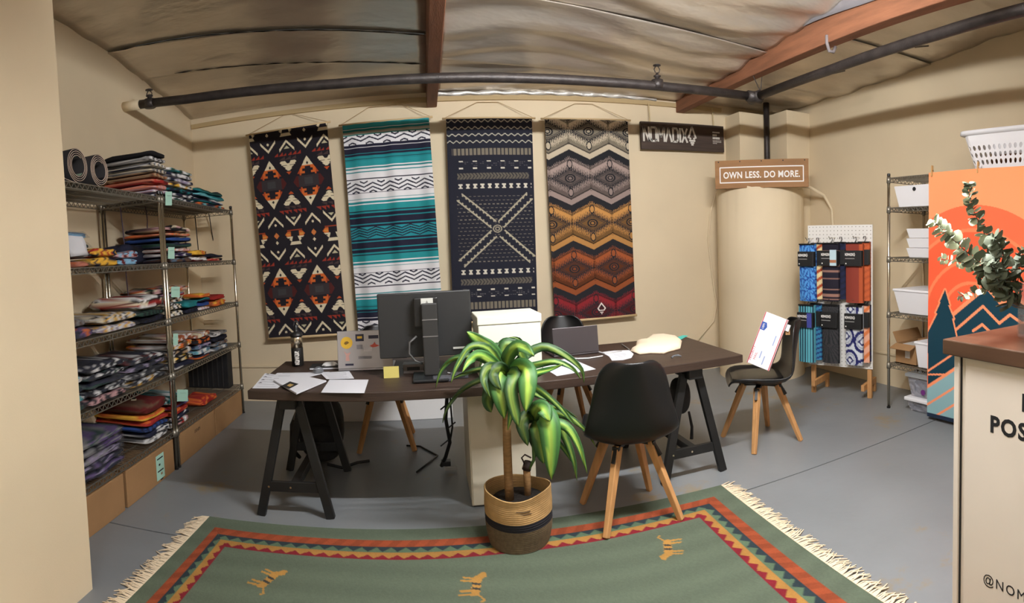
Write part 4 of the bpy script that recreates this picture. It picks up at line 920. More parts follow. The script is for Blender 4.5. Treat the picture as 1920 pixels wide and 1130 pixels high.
rolled_mat('rolled mat with a black hollow core beside the towel stack', 2.675, .093, -2.19, -1.74, L1 + .003, mat('mat_dark', (22, 20, 24), .8), 0)
stack('the tall stack by the rolled mats', G1, 291, 318, 355, L1, [('navy and white folded towel', .024, 'band', 'navy white blue'), ('white and pink striped towel', .024, 'band', 'white pink lilac'), ('salmon folded towel', .027, 'band', 'salmon pink'), ('red patterned towel', .030, 'patch', 'red maroon salmon red'), ('tan and brown towel', .030, 'band', 'tan brown rust tan'), ('grey and navy towel', .030, 'band', 'grey navy cream'), ('pale grey towel', .028, 'band', 'white grey cream navy'), ('grey and black towel', .026, 'band', 'grey black white'), ('black folded towel', .030, 'band', 'black black')], depth=.44)
stack('the top stack above the post', G1, 319, 366, 355, L1, [('green and white towel', .026, 'patch', 'green white navy'), ('navy spotted towel', .026, 'patch', 'navy navy white'), ('navy and teal towel', .028, 'patch', 'navy teal black'), ('yellow and black towel', .028, 'patch', 'yellow black white'), ('pale flowered towel', .028, 'swirl', 'white lilac navy'), ('navy flowered towel', .030, 'swirl', 'navy white navy'), ('teal and white towel', .024, 'patch', 'teal white green')], depth=.38)
stack('the teal stack up high', G1, 370, 424, 385, L1, [('aqua patterned towel', .026, 'swirl', 'aqua navy orange'), ('teal and navy towel', .030, 'layer', 'teal navy white'), ('teal striped towel', .030, 'layer', 'teal navy aqua'), ('dark teal towel', .028, 'layer', 'teal green navy')], depth=.40)
# second level
stack('the pile behind the white paper', G2, 60, 173, 490, L2, [('rust orange bagged towel', .040, 'patch', 'rust salmon rust'), ('dark maroon bagged towel', .040, 'patch', 'maroon black grey'), ('dark green bagged towel', .045, 'patch', 'green black'), ('steel blue bagged towel', .045, 'layer', 'steel sky')], bag=True)
pw = [onX(u, v, -1.722) for u, v in ((123, 441), (154, 443), (168, 477), (134, 481))]
mb = MB(); P = []
for j in range(6):
    b = j / 5; a0, a1 = pw[0].lerp(pw[3], b), pw[1].lerp(pw[2], b); P.append([tuple(a0.lerp(a1, i / 5) + Vector((.006 * math.sin(i * 1.3 + j), 0, 0))) for i in range(6)])
tag(mb.grid(P).build('hanging_paper', PAPER, None, smooth=True, solid=.001), 'white sheet of paper hanging in front of the bagged pile', 'paper')
stack('the loose yellow pile', G2, 177, 224, 490, L2, [('yellow towel with dark swirls', .045, 'swirl', 'yellow navy yellow'), ('yellow and red rolled towel', .045, 'swirl', 'yellow red yellow navy')], depth=.25)
stack('the light blue pile', G2, 227, 263, 490, L2, [('light blue towel with red arcs', .034, 'swirl', 'sky sky maroon'), ('light blue and cream rolled towel', .034, 'swirl', 'sky maroon pink sky')], depth=.25)
towel('large dark navy folded blanket lying behind the light blue towels', -2.17, -1.975, onX(222, 470, -1.98).y, onX(306, 470, -1.98).y, L2 + SHZ, .15, 'band', 'navy navy black', G2)
stack('the wide stack by the post', G2, 321, 364, 480, L2, [('dark brown and blue towel', .034, 'patch', 'brown navy steel'), ('purple and white towel', .030, 'patch', 'navy purple white'), ('pink and white towel', .024, 'band', 'pink white salmon'), ('green and navy towel', .032, 'layer', 'green navy steel'), ('navy folded towel', .032, 'layer', 'navy blue'), ('orange folded towel', .022, 'band', 'orange salmon tan'), ('black and cream patterned towel', .038, 'patch', 'black cream pink black')], depth=.40)
stack('the small orange pile', G2, 366, 391, 485, L2, [('dark and cream striped towel', .040, 'layer', 'maroon white brown'), ('orange rolled towel', .040, 'swirl', 'orange yellow maroon')], depth=.3)
stack('the small dark pile', G2, 394, 420, 480, L2, [('red edged small towel', .022, 'patch', 'red black salmon'), ('black small towel', .024, 'band', 'black navy')], depth=.3)
# middle level
towel('bagged grey towel with an orange and purple zigzag edge, nearest the cream wall', -2.15, -1.76, fy(95, 640), fy(185, 640), L3 + SHZ, .055, 'swirl', 'orange purple navy', G3, bag=True)
towel('bagged grey towel on the zigzag towel of the middle shelf', -2.15, -1.79, fy(92, 640), fy(180, 640), L3 + .068, .045, 'band', 'grey brown grey', G3, bag=True)
stack('the cream pair, middle shelf', G3, 190, 262, 620, L3, [('cream towel with a yellow stripe', .045, 'band', 'white white yellow lilac'), ('cream towel with a yellow band', .050, 'band', 'cream white yellow black')], bag=True, depth=.38)
stack('the striped middle stack', G3, 268, 315, 590, L3, [('black folded towel', .034, 'band', 'black black navy'), ('black and green towel', .034, 'band', 'black green'), ('cream red and black striped towel', .075, 'layer', 'cream black white red')], depth=.42)
stack('the checkered middle stack', G3, 320, 347, 580, L3, [('black and cream checked towel', .040, 'check', 'black cream white'), ('black and white checked towel', .040, 'check', 'white black cream black'), ('black and tan checked towel', .040, 'check', 'black tan white')], depth=.22)
towel('pink and red striped towel under the colour block towel of the middle shelf', -2.16, -1.95, fy(322, 560), fy(392, 560), L3 + .125, .035, 'layer', 'pink red lilac', G3)
towel('grey folded towel at the base behind the checked towels', -2.16, -1.95, fy(322, 560), fy(392, 560), L3 + SHZ, .055, 'layer', 'grey white', G3)
towel('purple patterned towel in the middle of the colour block pile', -2.16, -1.95, fy(322, 560), fy(392, 560), L3 + .063, .058, 'patch', 'purple lilac pink', G3)
towel('black pink and cream colour block towel topping the middle shelf', -2.17, -1.92, fy(318, 560), fy(394, 560), L3 + .164, .05, 'patch', 'black pink green cream orange', G3)
stack('the teal middle pile', G3, 349, 373, 570, L3, [('black folded towel', .032, 'band', 'black navy'), ('teal folded towel', .042, 'layer', 'teal teal')], depth=.17)
stack('the blue and yellow pile', G3, 375, 397, 570, L3, [('white edged towel', .022, 'band', 'white pink'), ('blue folded towel', .028, 'layer', 'blue navy'), ('dark blue towel', .024, 'layer', 'navy teal'), ('yellow folded towel', .028, 'layer', 'yellow orange')], depth=.17)
stack('the far middle pile', G3, 400, 424, 565, L3, [('yellow and orange rolled towel', .045, 'swirl', 'yellow orange rust'), ('red rolled towel', .035, 'band', 'red red')], depth=.22)
# fourth level
stack('the blue ended pile', G4, 70, 160, 720, L4, [('bagged dark green towel', .040, 'layer', 'green black'), ('bagged white and aqua towel', .040, 'band', 'white aqua teal'), ('bagged dark teal towel', .040, 'layer', 'green navy'), ('bagged aqua and white towel', .042, 'band', 'aqua white white')], bag=True, depth=.38)
stack('the dark fourth shelf stack', G4, 166, 240, 715, L4, [('pink and black leafy towel', .040, 'swirl', 'pink black pink'), ('black patterned towel', .034, 'swirl', 'black black white black navy black'), ('dark green towel', .036, 'layer', 'green navy black'), ('dark teal towel', .032, 'swirl', 'green black black white navy black'), ('navy towel with white arcs', .045, 'swirl', 'navy black black white navy black')], bag=True, depth=.40)
stack('the flowered fourth shelf stack', G4, 245, 314, 690, L4, [('grey and white flowered towel', .040, 'swirl', 'black grey black white yellow black'), ('black and white spotted towel', .038, 'patch', 'black black white black black grey'), ('black patterned towel', .036, 'patch', 'black black lilac black navy'), ('dark striped towel', .036, 'patch', 'black black white navy maroon black')], bag=True, depth=.42)
stack('the orange fourth shelf stack', G4, 324, 366, 660, L4, [('navy and white edged towel', .034, 'layer', 'navy navy white'), ('black and cream patterned towel', .036, 'patch', 'black cream black yellow'), ('black spotted towel', .036, 'patch', 'black white tan black'), ('orange swirled towel', .042, 'swirl', 'orange yellow white brown'), ('cream swirled towel', .034, 'swirl', 'cream rust white')], depth=.40)
stack('the tiger striped stack', G4, 369, 398, 640, L4, [('white and orange edged towel', .028, 'layer', 'white orange navy'), ('aqua and white towel', .030, 'patch', 'aqua white steel'), ('blue patterned towel', .030, 'patch', 'steel lilac navy'), ('orange tiger striped towel', .038, 'swirl', 'orange black orange'), ('cream and rust striped towel', .032, 'swirl', 'cream rust white')], depth=.36)
stack('the far fourth shelf stack', G4, 402, 430, 630, L4, [('pale blue patterned towel', .032, 'swirl', 'steel grey white'), ('brown and grey towel', .030, 'swirl', 'grey brown steel'), ('black rounded towel', .034, 'band', 'black navy'), ('black and white towel', .026, 'patch', 'black white grey')], depth=.34)
# lowest level
stack('the purple lowest stack', G5, 110, 236, 850, L5, [('purple and grey bagged towel', .038, 'patch', 'purple lilac grey black navy'), ('lilac bagged towel', .036, 'patch', 'lilac purple navy black navy'), ('grey bagged towel', .036, 'patch', 'grey lilac black black'), ('dark grey bagged towel', .034, 'patch', 'black grey purple'), ('grey green bagged towel', .036, 'patch', 'green grey purple')], bag=True, depth=.42)
zt = stack('the maroon lowest stack', G5, 274, 317, 770, L5, [('black and white patterned towel', .030, 'patch', 'black white grey'), ('navy and white patterned towel', .032, 'patch', 'navy white navy'), ('navy folded towel', .022, 'band', 'navy blue'), ('orange and red towel', .030, 'layer', 'red orange'), ('yellow and orange towel', .026, 'layer', 'yellow orange'), ('maroon towel with a black label', .062, 'layer', 'maroon maroon brown maroon')], depth=.43)
p = Vector((-1.93, (fy(274, 770) + fy(317, 770)) / 2, zt - .003))
lt = thing('hang_tag', 'black and cream hang tag lying on the maroon towel', 'tag', p, .5); MB().box((0, 0, .002), (.035, .10, .003)).build('card', mat('tag_cream', (214, 200, 172)), lt); MB().box((0, 0, .004), (.026, .05, .001)).build('print', INK, lt)
stack('the flowered lowest stack', G5, 322, 358, 760, L5, [('pink flowered towel', .030, 'patch', 'pink white red black'), ('navy and white checked towel', .030, 'patch', 'navy white black'), ('red folded towel', .034, 'layer', 'red orange'), ('purple edged towel', .028, 'layer', 'purple red'), ('teal and white flowered towel', .045, 'swirl', 'teal white teal')], depth=.40)
towel('bright red folded towel alone on the lowest shelf', -2.0, -1.775, fy(384, 715), fy(412, 715), L5 + SHZ, .055, 'patch', 'red orange red', G5)
bx = thing('black_display_case', 'black ribbed case standing at the far end of the lowest shelf', 'case', (-2.0, 4.72, L5 + .004)); MB().box((0, 0, .17), (.40, .12, .34)).build('body', INK, bx, bevel=.004)
for k in range(7): MB().box((-.15 + .05 * k, -.063, .17), (.010, .008, .31)).build('rib', mat('rib_grey', (52, 50, 50), .5), bx)
# tags clipped to the shelf posts
for (u, v, w_, h_, x, lb) in ((316, 372, 12, 26, -1.728, 'pale green paper tag clipped under the top shelf at the post'), (321, 474, 12, 22, -1.718, 'pale green paper tag clipped to the second shelf at the post'), (329, 547, 16, 20, -1.715, 'pale green paper tag clipped above the checked towels'), (329, 636, 9, 22, -1.715, 'pale green paper tag clipped beside the orange swirled towel'), (342, 741, 20, 22, -1.715, 'pale green paper tag clipped before the teal flowered towel')):
    q = [onX(u + a * w_ / 2, v + b * h_ / 2, x) for a, b in ((-1, 1), (1, 1), (1, -1), (-1, -1))]
    t = thing('paper_tag', lb, 'tag', q[0], 0, 'pale green tags on the wire shelves')
    q = [p - q[0] for p in q]; e = Vector((.0015, 0, 0))
    MB().add([tuple(p) for p in q] + [tuple(p + e) for p in q], [(0, 1, 2, 3), (7, 6, 5, 4), (0, 4, 5, 1), (1, 5, 6, 2), (2, 6, 7, 3), (3, 7, 4, 0)]).build('card', MINT, t)
    a, b = q[3].lerp(q[0], .3), q[2].lerp(q[1], .3); MB().bar(a.lerp(b, .25) + e * 1.6, a.lerp(b, .8) + e * 1.6, .004, .0008).build('handwriting', mat('pen_blue', (90, 110, 120)), t)
# thin cords hanging at the shelves
CORD = mat('purple_cord', (72, 56, 74), .7)
for k, (u, v0_, v1_, x, lb) in enumerate(((225, 385, 590, -2.05, 'thin purple cord hanging by the rear posts'), (272, 385, 470, -2.05, 'thin purple cord hanging inside the far wire shelf'), (283, 440, 500, -1.95, 'thin purple cord hanging beside the wide towel stack'))):
    pts = [onX(u + 22 * (a / 6) ** 1.2 * (v1_ - v0_) / 205 + 2 * math.sin(a), v0_ + (v1_ - v0_) * a / 6, x) for a in range(7)]
    tag(MB().tube(pts, .004, 6).build('purple_cord', CORD, None, smooth=True), lb, 'cord')
for (a, b, lb) in (((365, 398), (372, 470), 'thin black rod hanging at the back of the far shelf, left one'), ((391, 396), (404, 478), 'thin black rod hanging at the back of the far shelf, right one')):
    p, q = onX(*a, -2.1), onX(*b, -2.1); tag(MB().tube([p, q], .005, 6).build('hanging_rod', INK), lb, 'rod')
ob = thing('outlet_box', 'cream painted outlet box on the wall behind the near wire shelf', 'box', (XL + .05, 3.0, .40)); MB().box((0, 0, 0), (.10, .16, .14)).build('body', WALL, ob, bevel=.006); MB().box((.052, 0, 0), (.006, .14, .12)).build('cover_plate', WALL, ob, bevel=.002)
# cardboard boxes under the shelves
def carton(label, name, y0, y1, hgt, x1=-1.735, extra=None):
    t = thing('cardboard_box', label, 'box', (x1 - .22, (y0 + y1) / 2, 0), 0, 'cardboard boxes under the wire shelves'); L = (y1 - y0)
    MB().box((0, 0, hgt / 2), (.44, L, hgt)).build('carton', CARD, t, bevel=.004)
    for sx in (-1, 1): MB().box((sx * .11, 0, hgt + .0015), (.215, L - .004, .003)).build('flap', CARD, t)
    if extra: extra(t, L, hgt)
def ex1(t, L, h):
    M = facing((.2212, L * .17, h * .52), (0, 1, 0)); MB().add([tuple(M @ Vector(p)) for p in ((-.055, -.09, 0), (.055, -.09, 0), (.055, .07, 0), (-.055, .07, 0), (-.055, -.09, .001), (.055, -.09, .001), (.055, .07, .001), (-.055, .07, .001))], [(0, 3, 2, 1), (4, 5, 6, 7), (0, 1, 5, 4), (1, 2, 6, 5), (2, 3, 7, 6), (3, 0, 4, 7)]).build('pasted_label', MINT, t)
    mb = MB(); mb.M = M
    for z in (.045, -.035): mb.box((0, z, .0015), (.08, .008, .0006))
    mb.box((-.01, .005, .0015), (.02, .012, .0006)); mb.build('label_print', INK, t)
    mb = MB(); mb.M = facing((.2212, L * .19, h * .18), (0, 1, 0)); mb.box((0, 0, .0), (.035, .055, .001)); mb.box((0, .014, .0008), (.024, .014, .0006), 1); mb.build('stamp', [INK, CARD], t)
def ex2(t, L, h): text('stencil', 'SSM', .05, t, INK, facing((.2212, -L * .40, h * .62), (0, 1, 0)), .0005)
def ex3(t, L, h): text('stencil', 'DENIM', .035, t, mat('faded_ink', (90, 66, 44), .8), facing((.2212, -L * .12, h * .70), (0, 1, 0)), .0005)
carton('cardboard box nearest the cream wall, with stencilled letters', '', 2.04, 2.70, .215, extra=ex2)
carton('cardboard box with a pale green label under the near shelf', '', 2.73, 3.36, .215, extra=ex1)
carton('cardboard box just beyond the shelf posts, with faded stencil', '', 3.47, 4.12, .215, extra=ex3)
carton('cardboard box at the far end under the wire shelf', '', 4.14, 4.80, .215)
# ------------------------------------------------------------------ pegboard stand with packaged towels
pl, pr = Vector((3.206, 3.849, 0)), Vector((3.464, 3.290, 0)); pd = (pr - pl); PWD = pd.length; prz = math.atan2(pd.y, pd.x)
pg = thing('pegboard_stand', 'white pegboard on light wooden feet between the round column and right shelf', 'display stand', ((pl.x + pr.x) / 2, (pl.y + pr.y) / 2, 0), prz)
HB0, HB1 = .265, 1.53
MB().box((0, 0, (HB0 + HB1) / 2), (PWD, .007, HB1 - HB0)).build('board', mat('pegboard_white', (224, 220, 214), .6), pg)
hm = MB(); NXH, NZH = 18, 38
for i in range(NXH):
    for j in range(NZH):
        x = -PWD / 2 + PWD * (i + .5) / NXH; z = HB0 + (HB1 - HB0) * (j + .5) / NZH
        hm.add([(x - .0035, -.0042, z - .0035), (x + .0035, -.0042, z - .0035), (x + .0035, -.0042, z + .0035), (x - .0035, -.0042, z + .0035)], [(0, 1, 2, 3)])
hm.build('peg_holes', mat('hole_shadow', (120, 112, 100), .9), pg)['kind'] = 'stuff'
for sx in (-1, 1):
    x = sx * (PWD / 2 - .035)
    MB().box((x, .022, .30), (.04, .032, .60)).build('leg', OAK, pg, bevel=.003)
    MB().box((x + sx * -.036, .10, .105), (.03, .34, .055)).build('foot_brace', OAK, pg, bevel=.003)
    MB().box((x + sx * -.036, .25, .05), (.03, .04, .10)).build('rear_foot', OAK, pg, bevel=.003)
def pegM(): return Matrix.Translation(((pl.x + pr.x) / 2, (pl.y + pr.y) / 2, 0)) @ Matrix.Rotation(prz, 4, 'Z')
PM = pegM()
def t_leaf(u, v):
    n = len(u); c = np.tile(np.array([86., 152., 214.]), (n, 1)); q = np.zeros(n)
    a = np.floor(u * 2.2); b = np.floor(v * 5); fx, fy_ = saw(u * 2.2) - .5, saw(v * 5) - (1 - (a % 2)) ; ang = np.arctan2(fy_, fx); r = np.hypot(fx, fy_)
    c[(np.sin(ang * 9 + a) > .55) & (r < .95)] = (34, 72, 150); c[np.abs(r - .95) < .06] = (34, 72, 150); c[np.abs(np.sin(v * 31 + 2.5 * np.sin(u * 6))) < .10] = (34, 72, 150); return c
def t_bands(u, v):
    c = np.tile(np.array([34., 31., 42.]), (len(u), 1))
    for a, b in ((.12, .14), (.36, .39), (.46, .50), (.60, .615), (.78, .80), (.88, .92), (.965, .98)): c[(v > a) & (v < b)] = (150, 112, 98)
    return c
def t_rust(u, v):
    c = np.tile(np.array([134., 58., 46.]), (len(u), 1)); c[u > .80] = (176, 84, 50); return c
def t_teal(u, v):
    c = np.tile(np.array([28., 46., 66.]), (len(u), 1)); c[saw(u * 6 + .1) < .55] = (98, 176, 190); return c
def t_dark(u, v):
    c = np.tile(np.array([58., 56., 58.]), (len(u), 1)); yy = saw(v * 3) - .5; q = np.sin(np.arctan2(yy + .5, np.abs(u - .45)) * 26); c[(q > .3)] = (38, 40, 42); return c
def t_curve(u, v):
    c = np.tile(np.array([206., 210., 216.]), (len(u), 1))
    for k, (cx, cy) in enumerate(((.05, .52), (1.0, .60), (.28, .92), (.3, .06), (1.0, 1.08))):
        r = np.hypot((u - cx) * 1.0, (v - cy) * 2.6); c[(np.abs(r - .42) < .07)] = (40, 42, 96); c[np.abs(r - .28) < .03] = (160, 164, 176); q = np.abs(u - cx) + np.abs(v - cy) * 3.4; c[q < .26] = (40, 42, 96); c[q < .14] = (214, 216, 222)
    return c
def plain(a, b, k=9): 
    def f(u, v):
        c = np.tile(np.array(a, float), (len(u), 1)); c[saw(v * k + u) < .4] = b; return c
    return f
PACK = mat('sleeve_black', (26, 26, 27), .5)
def packaged(label, xc, zt, ht, wd, yoff, lean, fn, logo=True, extra=None, thick=.035):
    g = PM @ Vector((xc, yoff, zt))
    t = thing('packaged_towel', label, 'towel', g, prz + lean, 'packaged towels on the pegboard')
    P = []; NX, NZ = 24, 60
    body = cloth('towel', t, NX, NZ, wd, ht, fn, lambda U, V: -.5 * thick - .018 * np.sin(PI * U) * (.4 + .6 * V), .03)
    MB().box((0, -.018, -.002), (wd * .98, .032, .012)).build('hanger_bar', BLACKP, t, bevel=.002)
    sl = MB().box((0, -.026, -ht * .26), (wd * 1.02, .050, ht * .26)).build('sleeve', PACK, t, bevel=.004)
    MB().tube([(0, 0, .004), (.012, 0, .025), (.008, .004, .046), (-.010, .004, .046), (-.012, 0, .03)], .0035, 6).build('hook', BLACKP, t, smooth=True)
    if logo:
        M = facing((-wd * .45, -.0515, -ht * .215), (1, 0, 0)); strokes('lettering', nomadix_paths(), .14, sl, WINK, scaleM(M, wd * .135), .0006)
        mb = MB(); mb.box((-wd * .17, -.0515, -ht * .262), (wd * .56, .0008, .006)); mb.build('print_line', mat('dim_print', (150, 148, 144), .8), sl)
        mb = MB(); mb.box((-wd * .40, -.0515, -ht * .345), (.010, .0008, .010)); mb.build('small_mark', WINK, sl)
    if extra: extra(t, sl, wd, ht)
    return t
def photo_card(t, sl, wd, ht):
    c = MB().box((wd * .28, -.053, -ht * .25), (wd * .40, .003, ht * .27)).build('photo_card', mat('card_sky', (186, 208, 216), .6), sl)
    MB().box((wd * .28, -.0548, -ht * .31), (wd * .39, .001, ht * .05)).build('printed_sand', mat('card_sand', (170, 110, 76), .7), c)
def blue_card(t, sl, wd, ht):
    MB().box((wd * .30, -.053, -ht * .26), (wd * .30, .003, ht * .25)).build('blue_card', mat('blue_violet', (66, 72, 150), .6), sl)
w6 = .156
for (k, xc, zt, ht, fn, fn2, lb, lb2, ex) in (
    (0, -.262, 1.365, .505, t_leaf, plain((226, 200, 150), (170, 70, 40), 7), 'blue leaf patterned packaged towel on the upper pegboard row', 'cream and red towel hanging behind the blue leaf towel', None),
    (1, -.040, 1.372, .505, t_bands, plain((36, 40, 66), (30, 32, 50)), 'dark packaged towel with tan bands and a photo card', 'dark navy towel hanging behind the tan banded one', photo_card),
    (2, .182, 1.375, .515, t_rust, plain((196, 96, 56), (176, 84, 50)), 'rust red packaged towel on the upper pegboard row', 'orange towel hanging behind the rust red one', None),
    (3, -.275, .825, .515, t_teal, plain((60, 130, 168), (40, 60, 110), 12), 'teal striped packaged towel on the lower pegboard row', 'blue zigzag towel hanging behind the teal striped one', blue_card),
    (4, -.045, .835, .515, t_dark, None, 'charcoal leaf patterned packaged towel on the lower pegboard row', '', None),
    (5, .178, .835, .515, t_curve, plain((228, 168, 140), (214, 120, 70), 5), 'white and navy curved pattern packaged towel, lower pegboard row', 'salmon and orange towel hanging behind the white and navy one', None)):
    packaged(lb, xc, zt, ht, w6, -.10, -.06, fn, extra=ex)
    if fn2 is not None: packaged(lb2, xc + .064, zt + .006, ht * .985, w6 * .68, -.035, -.03, fn2, logo=False)
packaged('navy towel hanging at the pegboard edge behind the salmon one', .262, .838, .50, .07, -.02, .0, plain((34, 44, 90), (24, 28, 50)), logo=False)
for xc, zt in ((-.262, 1.413), (-.04, 1.42), (.182, 1.423), (-.275, .873), (-.045, .883), (.178, .883)):
    MB().tube([(xc, -.002, zt - .002), (xc, -.135, zt - .004), (xc, -.15, zt + .008)], .0035, 6).build('peg_hook', CHROME, pg)
# ------------------------------------------------------------------ right wire shelf with white bins
RL_ = [1.895, 1.655, 1.252, .795, .372]
wire_unit('dark wire shelf unit with white bins against the right wall', 3.37, 3.83, 1.76, 3.02, RL_, 1.925, None)
BINW = mat('bin_white', (230, 228, 230), .45)
def bin_(label, name, x0, x1, y0, y1, z0, z1, taper=.03, lid=False, hole=False, m=None, inner=True):
    t = thing(name, label, 'bin', ((x0 + x1) / 2, (y0 + y1) / 2, z0)); hx, hy, h = (x1 - x0) / 2, (y1 - y0) / 2, z1 - z0; m = m or BINW
    b = []
    for (k, z) in ((1, 0), (0, h)): b += [(sx * (hx - taper * k), sy * (hy - taper * k), z) for sx, sy in ((-1, -1), (1, -1), (1, 1), (-1, 1))]
    b += [(sx * (hx - .008), sy * (hy - .008), h) for sx, sy in ((-1, -1), (1, -1), (1, 1), (-1, 1))] + [(sx * (hx - taper - .008), sy * (hy - taper - .008), .008) for sx, sy in ((-1, -1), (1, -1), (1, 1), (-1, 1))]
    fs = [(3, 2, 1, 0)]
    for o in (0, 4, 8): fs += [(o + i, o + (i + 1) % 4, o + 4 + (i + 1) % 4, o + 4 + i) for i in range(4)]
    fs += [(12, 13, 14, 15)]
    MB().add(b, fs).build('body', m, t, bevel=.004)
    if lid: MB().box((0, 0, h + .005), (2 * hx + .012, 2 * hy + .012, .018)).build('lid', BINW, t, bevel=.004)
    if hole: MB().at((-hx + taper * .15 - .001, -hole, h * .82), ry=-PI / 2).lathe([(.016, -.002), (.016, .003)], n=18).build('finger_hole', INK, t)
    return t
S_ = .004
bin_('white open bin with a finger hole on the upper shelf at right', 'storage_bin', 3.40, 3.80, 2.55, 2.99, RL_[1] + S_, RL_[1] + .175, .03, False, -.01)
for k, lb in enumerate(('lowest of three stacked white trays on the right shelf', 'middle one of three stacked white trays on the right shelf', 'uppermost of three stacked white trays on the right shelf')):
    bin_(lb, 'storage_tray', 3.43, 3.80, 2.46, 2.885, RL_[2] + S_ + .078 * k, RL_[2] + .08 + .078 * k, .018)
bin_('large white bin with a flat lid on the right shelf', 'storage_bin', 3.39, 3.81, 2.45, 2.985, RL_[3] + S_, RL_[3] + .19, .035, True)
bin_('tall white lidded bin beside the cardboard box on the right shelf', 'storage_bin', 3.40, 3.80, 2.40, 2.765, RL_[4] + S_, RL_[4] + .20, .02, True)
cb2 = thing('cardboard_carton', 'opened cardboard carton with torn flaps on the right shelf', 'box', (3.61, 2.885, RL_[4] + S_)); HC = .165
for (c_, d_) in (((0, 0, .004), (.36, .22, .008)), ((-.176, 0, HC / 2), (.008, .22, HC)), ((.176, 0, HC / 2), (.008, .22, HC)), ((0, -.106, HC / 2), (.344, .008, HC)), ((0, .106, HC / 2), (.344, .008, HC))): MB().box(c_, d_).build('carton_panel', CARD, cb2)
MB().at((-.178, 0, HC), ry=-1.9).box((0, 0, .045), (.006, .215, .09)).build('flap', CARD, cb2); MB().at((.0, .108, HC), rx=-.5).box((0, 0, .05), (.33, .006, .10)).build('flap', CARD, cb2); MB().at((.0, -.108, HC), rx=.2).box((0, 0, .03), (.33, .006, .06)).build('flap', CARD, cb2)
MB().box((0, 0, HC * .8), (.30, .17, .05)).build('packing_paper', mat('packing_grey', (190, 186, 180), .9), cb2, bevel=.01); MB().box((-.1815, -.02, .085), (.003, .05, .06)).build('pasted_label', mat('label_grey', (196, 190, 180)), cb2)
TRAN = mat_clear('clear_tub', (190, 190, 200), .60, .2)
def tub(label, x0, x1, y0, y1, z0, h, lidm, badge=False):
    t = bin_(label, 'storage_tub', x0, x1, y0, y1, z0, z0 + h, .025, False, False, TRAN); hx, hy = (x1 - x0) / 2, (y1 - y0) / 2
    MB().box((0, 0, h + .010), (2 * hx + .03, 2 * hy + .03, .028)).build('lid', lidm, t, bevel=.006)
    MB().box((0, 0, h * .42), (2 * hx - .075, 2 * hy - .075, h * .72)).build('dark_contents', mat('contents', (62, 58, 70), .9, noise=(16, .5)), t, bevel=.02)
    if badge: MB().at((-hx + .010, .06, h * .30), ry=-PI / 2).lathe([(.022, 0), (.022, .006)], n=18).build('round_badge', mat('badge_purple', (110, 44, 120), .5), t)
    return t
tub('clear tub with a white lid standing on the floor under the right shelf', 3.41, 3.80, 2.40, 2.86, 0, .095, BINW)
tub('clear tub with a grey lid and purple badge, on the white lidded tub', 3.42, 3.80, 2.42, 2.86, .124, .165, mat('lid_grey', (176, 178, 180), .4), True)
# laundry basket on the top shelf
lb_ = thing('laundry_basket', 'white plastic laundry basket with round holes, on the right wire shelf top', 'basket', (3.59, 1.97, RL_[0] + S_))
hx0, hy0, hx1, hy1, HB = .17, .235, .225, .335, .27
def ring(hx, hy, z, n=48, e=5.0):
    P = []
    for k in range(n):
        t = 2 * PI * k / n; c, s_ = math.cos(t), math.sin(t); P.append((hx * math.copysign(abs(c) ** (2 / e), c), hy * math.copysign(abs(s_) ** (2 / e), s_), z))
    return P
def perimeter(hx, hy, z, n, r=.05):
    """evenly spaced points round a rounded rectangle"""
    L = [2 * (hy - r), PI * r / 2, 2 * (hx - r), PI * r / 2] * 2; tot = sum(L); out = []
    for k in range(n):
        s_ = tot * k / n; i = 0
        while s_ > L[i]: s_ -= L[i]; i += 1
        cor = [(hx, hy), (-hx, hy), (-hx, -hy), (hx, -hy)]
        if i == 0: p = (hx, -(hy - r) + s_)
        elif i == 2: p = (hx - r - s_, hy)
        elif i == 4: p = (-hx, hy - r - s_)
        elif i == 6: p = (-(hx - r) + s_, -hy)
        else:
            cx, cy = {1: (hx - r, hy - r), 3: (-(hx - r), hy - r), 5: (-(hx - r), -(hy - r)), 7: (hx - r, -(hy - r))}[i]; a = {1: 0, 3: PI / 2, 5: PI, 7: 1.5 * PI}[i] + s_ / r; p = (cx + r * math.cos(a), cy + r * math.sin(a))
        out.append((p[0], p[1], z))
    return out
NCOL, ROWS = 46, 4
mb = MB(); sub = 8
def wallp(uu, z):
    f = z / HB; P = WALLP[int(uu) % NPER]; Q = WALLP[(int(uu) + 1) % NPER]; g = uu - math.floor(uu); a = [P[i] * (1 - g) + Q[i] * g for i in range(2)]
    k = (1 - f); return (a[0] * (1 - k * .24), a[1] * (1 - k * .24), z)
NPER = NCOL * 4; WALLP = perimeter(hx1, hy1, 0, NPER)
zrows = [.0, .035, .085, .135, .185, .27]
for cidx in range(NCOL):
    u0, u1 = cidx * 4, cidx * 4 + 4
    for r_ in range(5):
        z0, z1 = zrows[r_], zrows[r_ + 1]
        if r_ in (0, 4):
            mb.add([wallp(u0, z0), wallp(u0 + 2, z0), wallp(u1, z0), wallp(u1, z1), wallp(u0 + 2, z1), wallp(u0, z1)], [(0, 1, 2, 3, 4, 5)])
        else:      # a cell with an elliptical hole
            cu, cz = (u0 + u1) / 2, (z0 + z1) / 2; N = 16; inn = []; out = []
            for k in range(N):
                a = 2 * PI * k / N; c, s_ = math.cos(a), math.sin(a); m_ = max(abs(c), abs(s_))
                inn.append(wallp(cu + c * 1.12, cz + s_ * (z1 - z0) * .36)); out.append(wallp(cu + c / m_ * 2, cz + s_ / m_ * (z1 - z0) / 2))
            mb.add(out + inn, [(k, (k + 1) % N, N + (k + 1) % N, N + k) for k in range(N)])
mb.build('perforated_wall', BINW, lb_, solid=.004)
p0 = [wallp(k, .003) for k in range(NPER)]; MB().add(p0, [tuple(range(NPER))]).build('bottom', BINW, lb_, solid=.004)
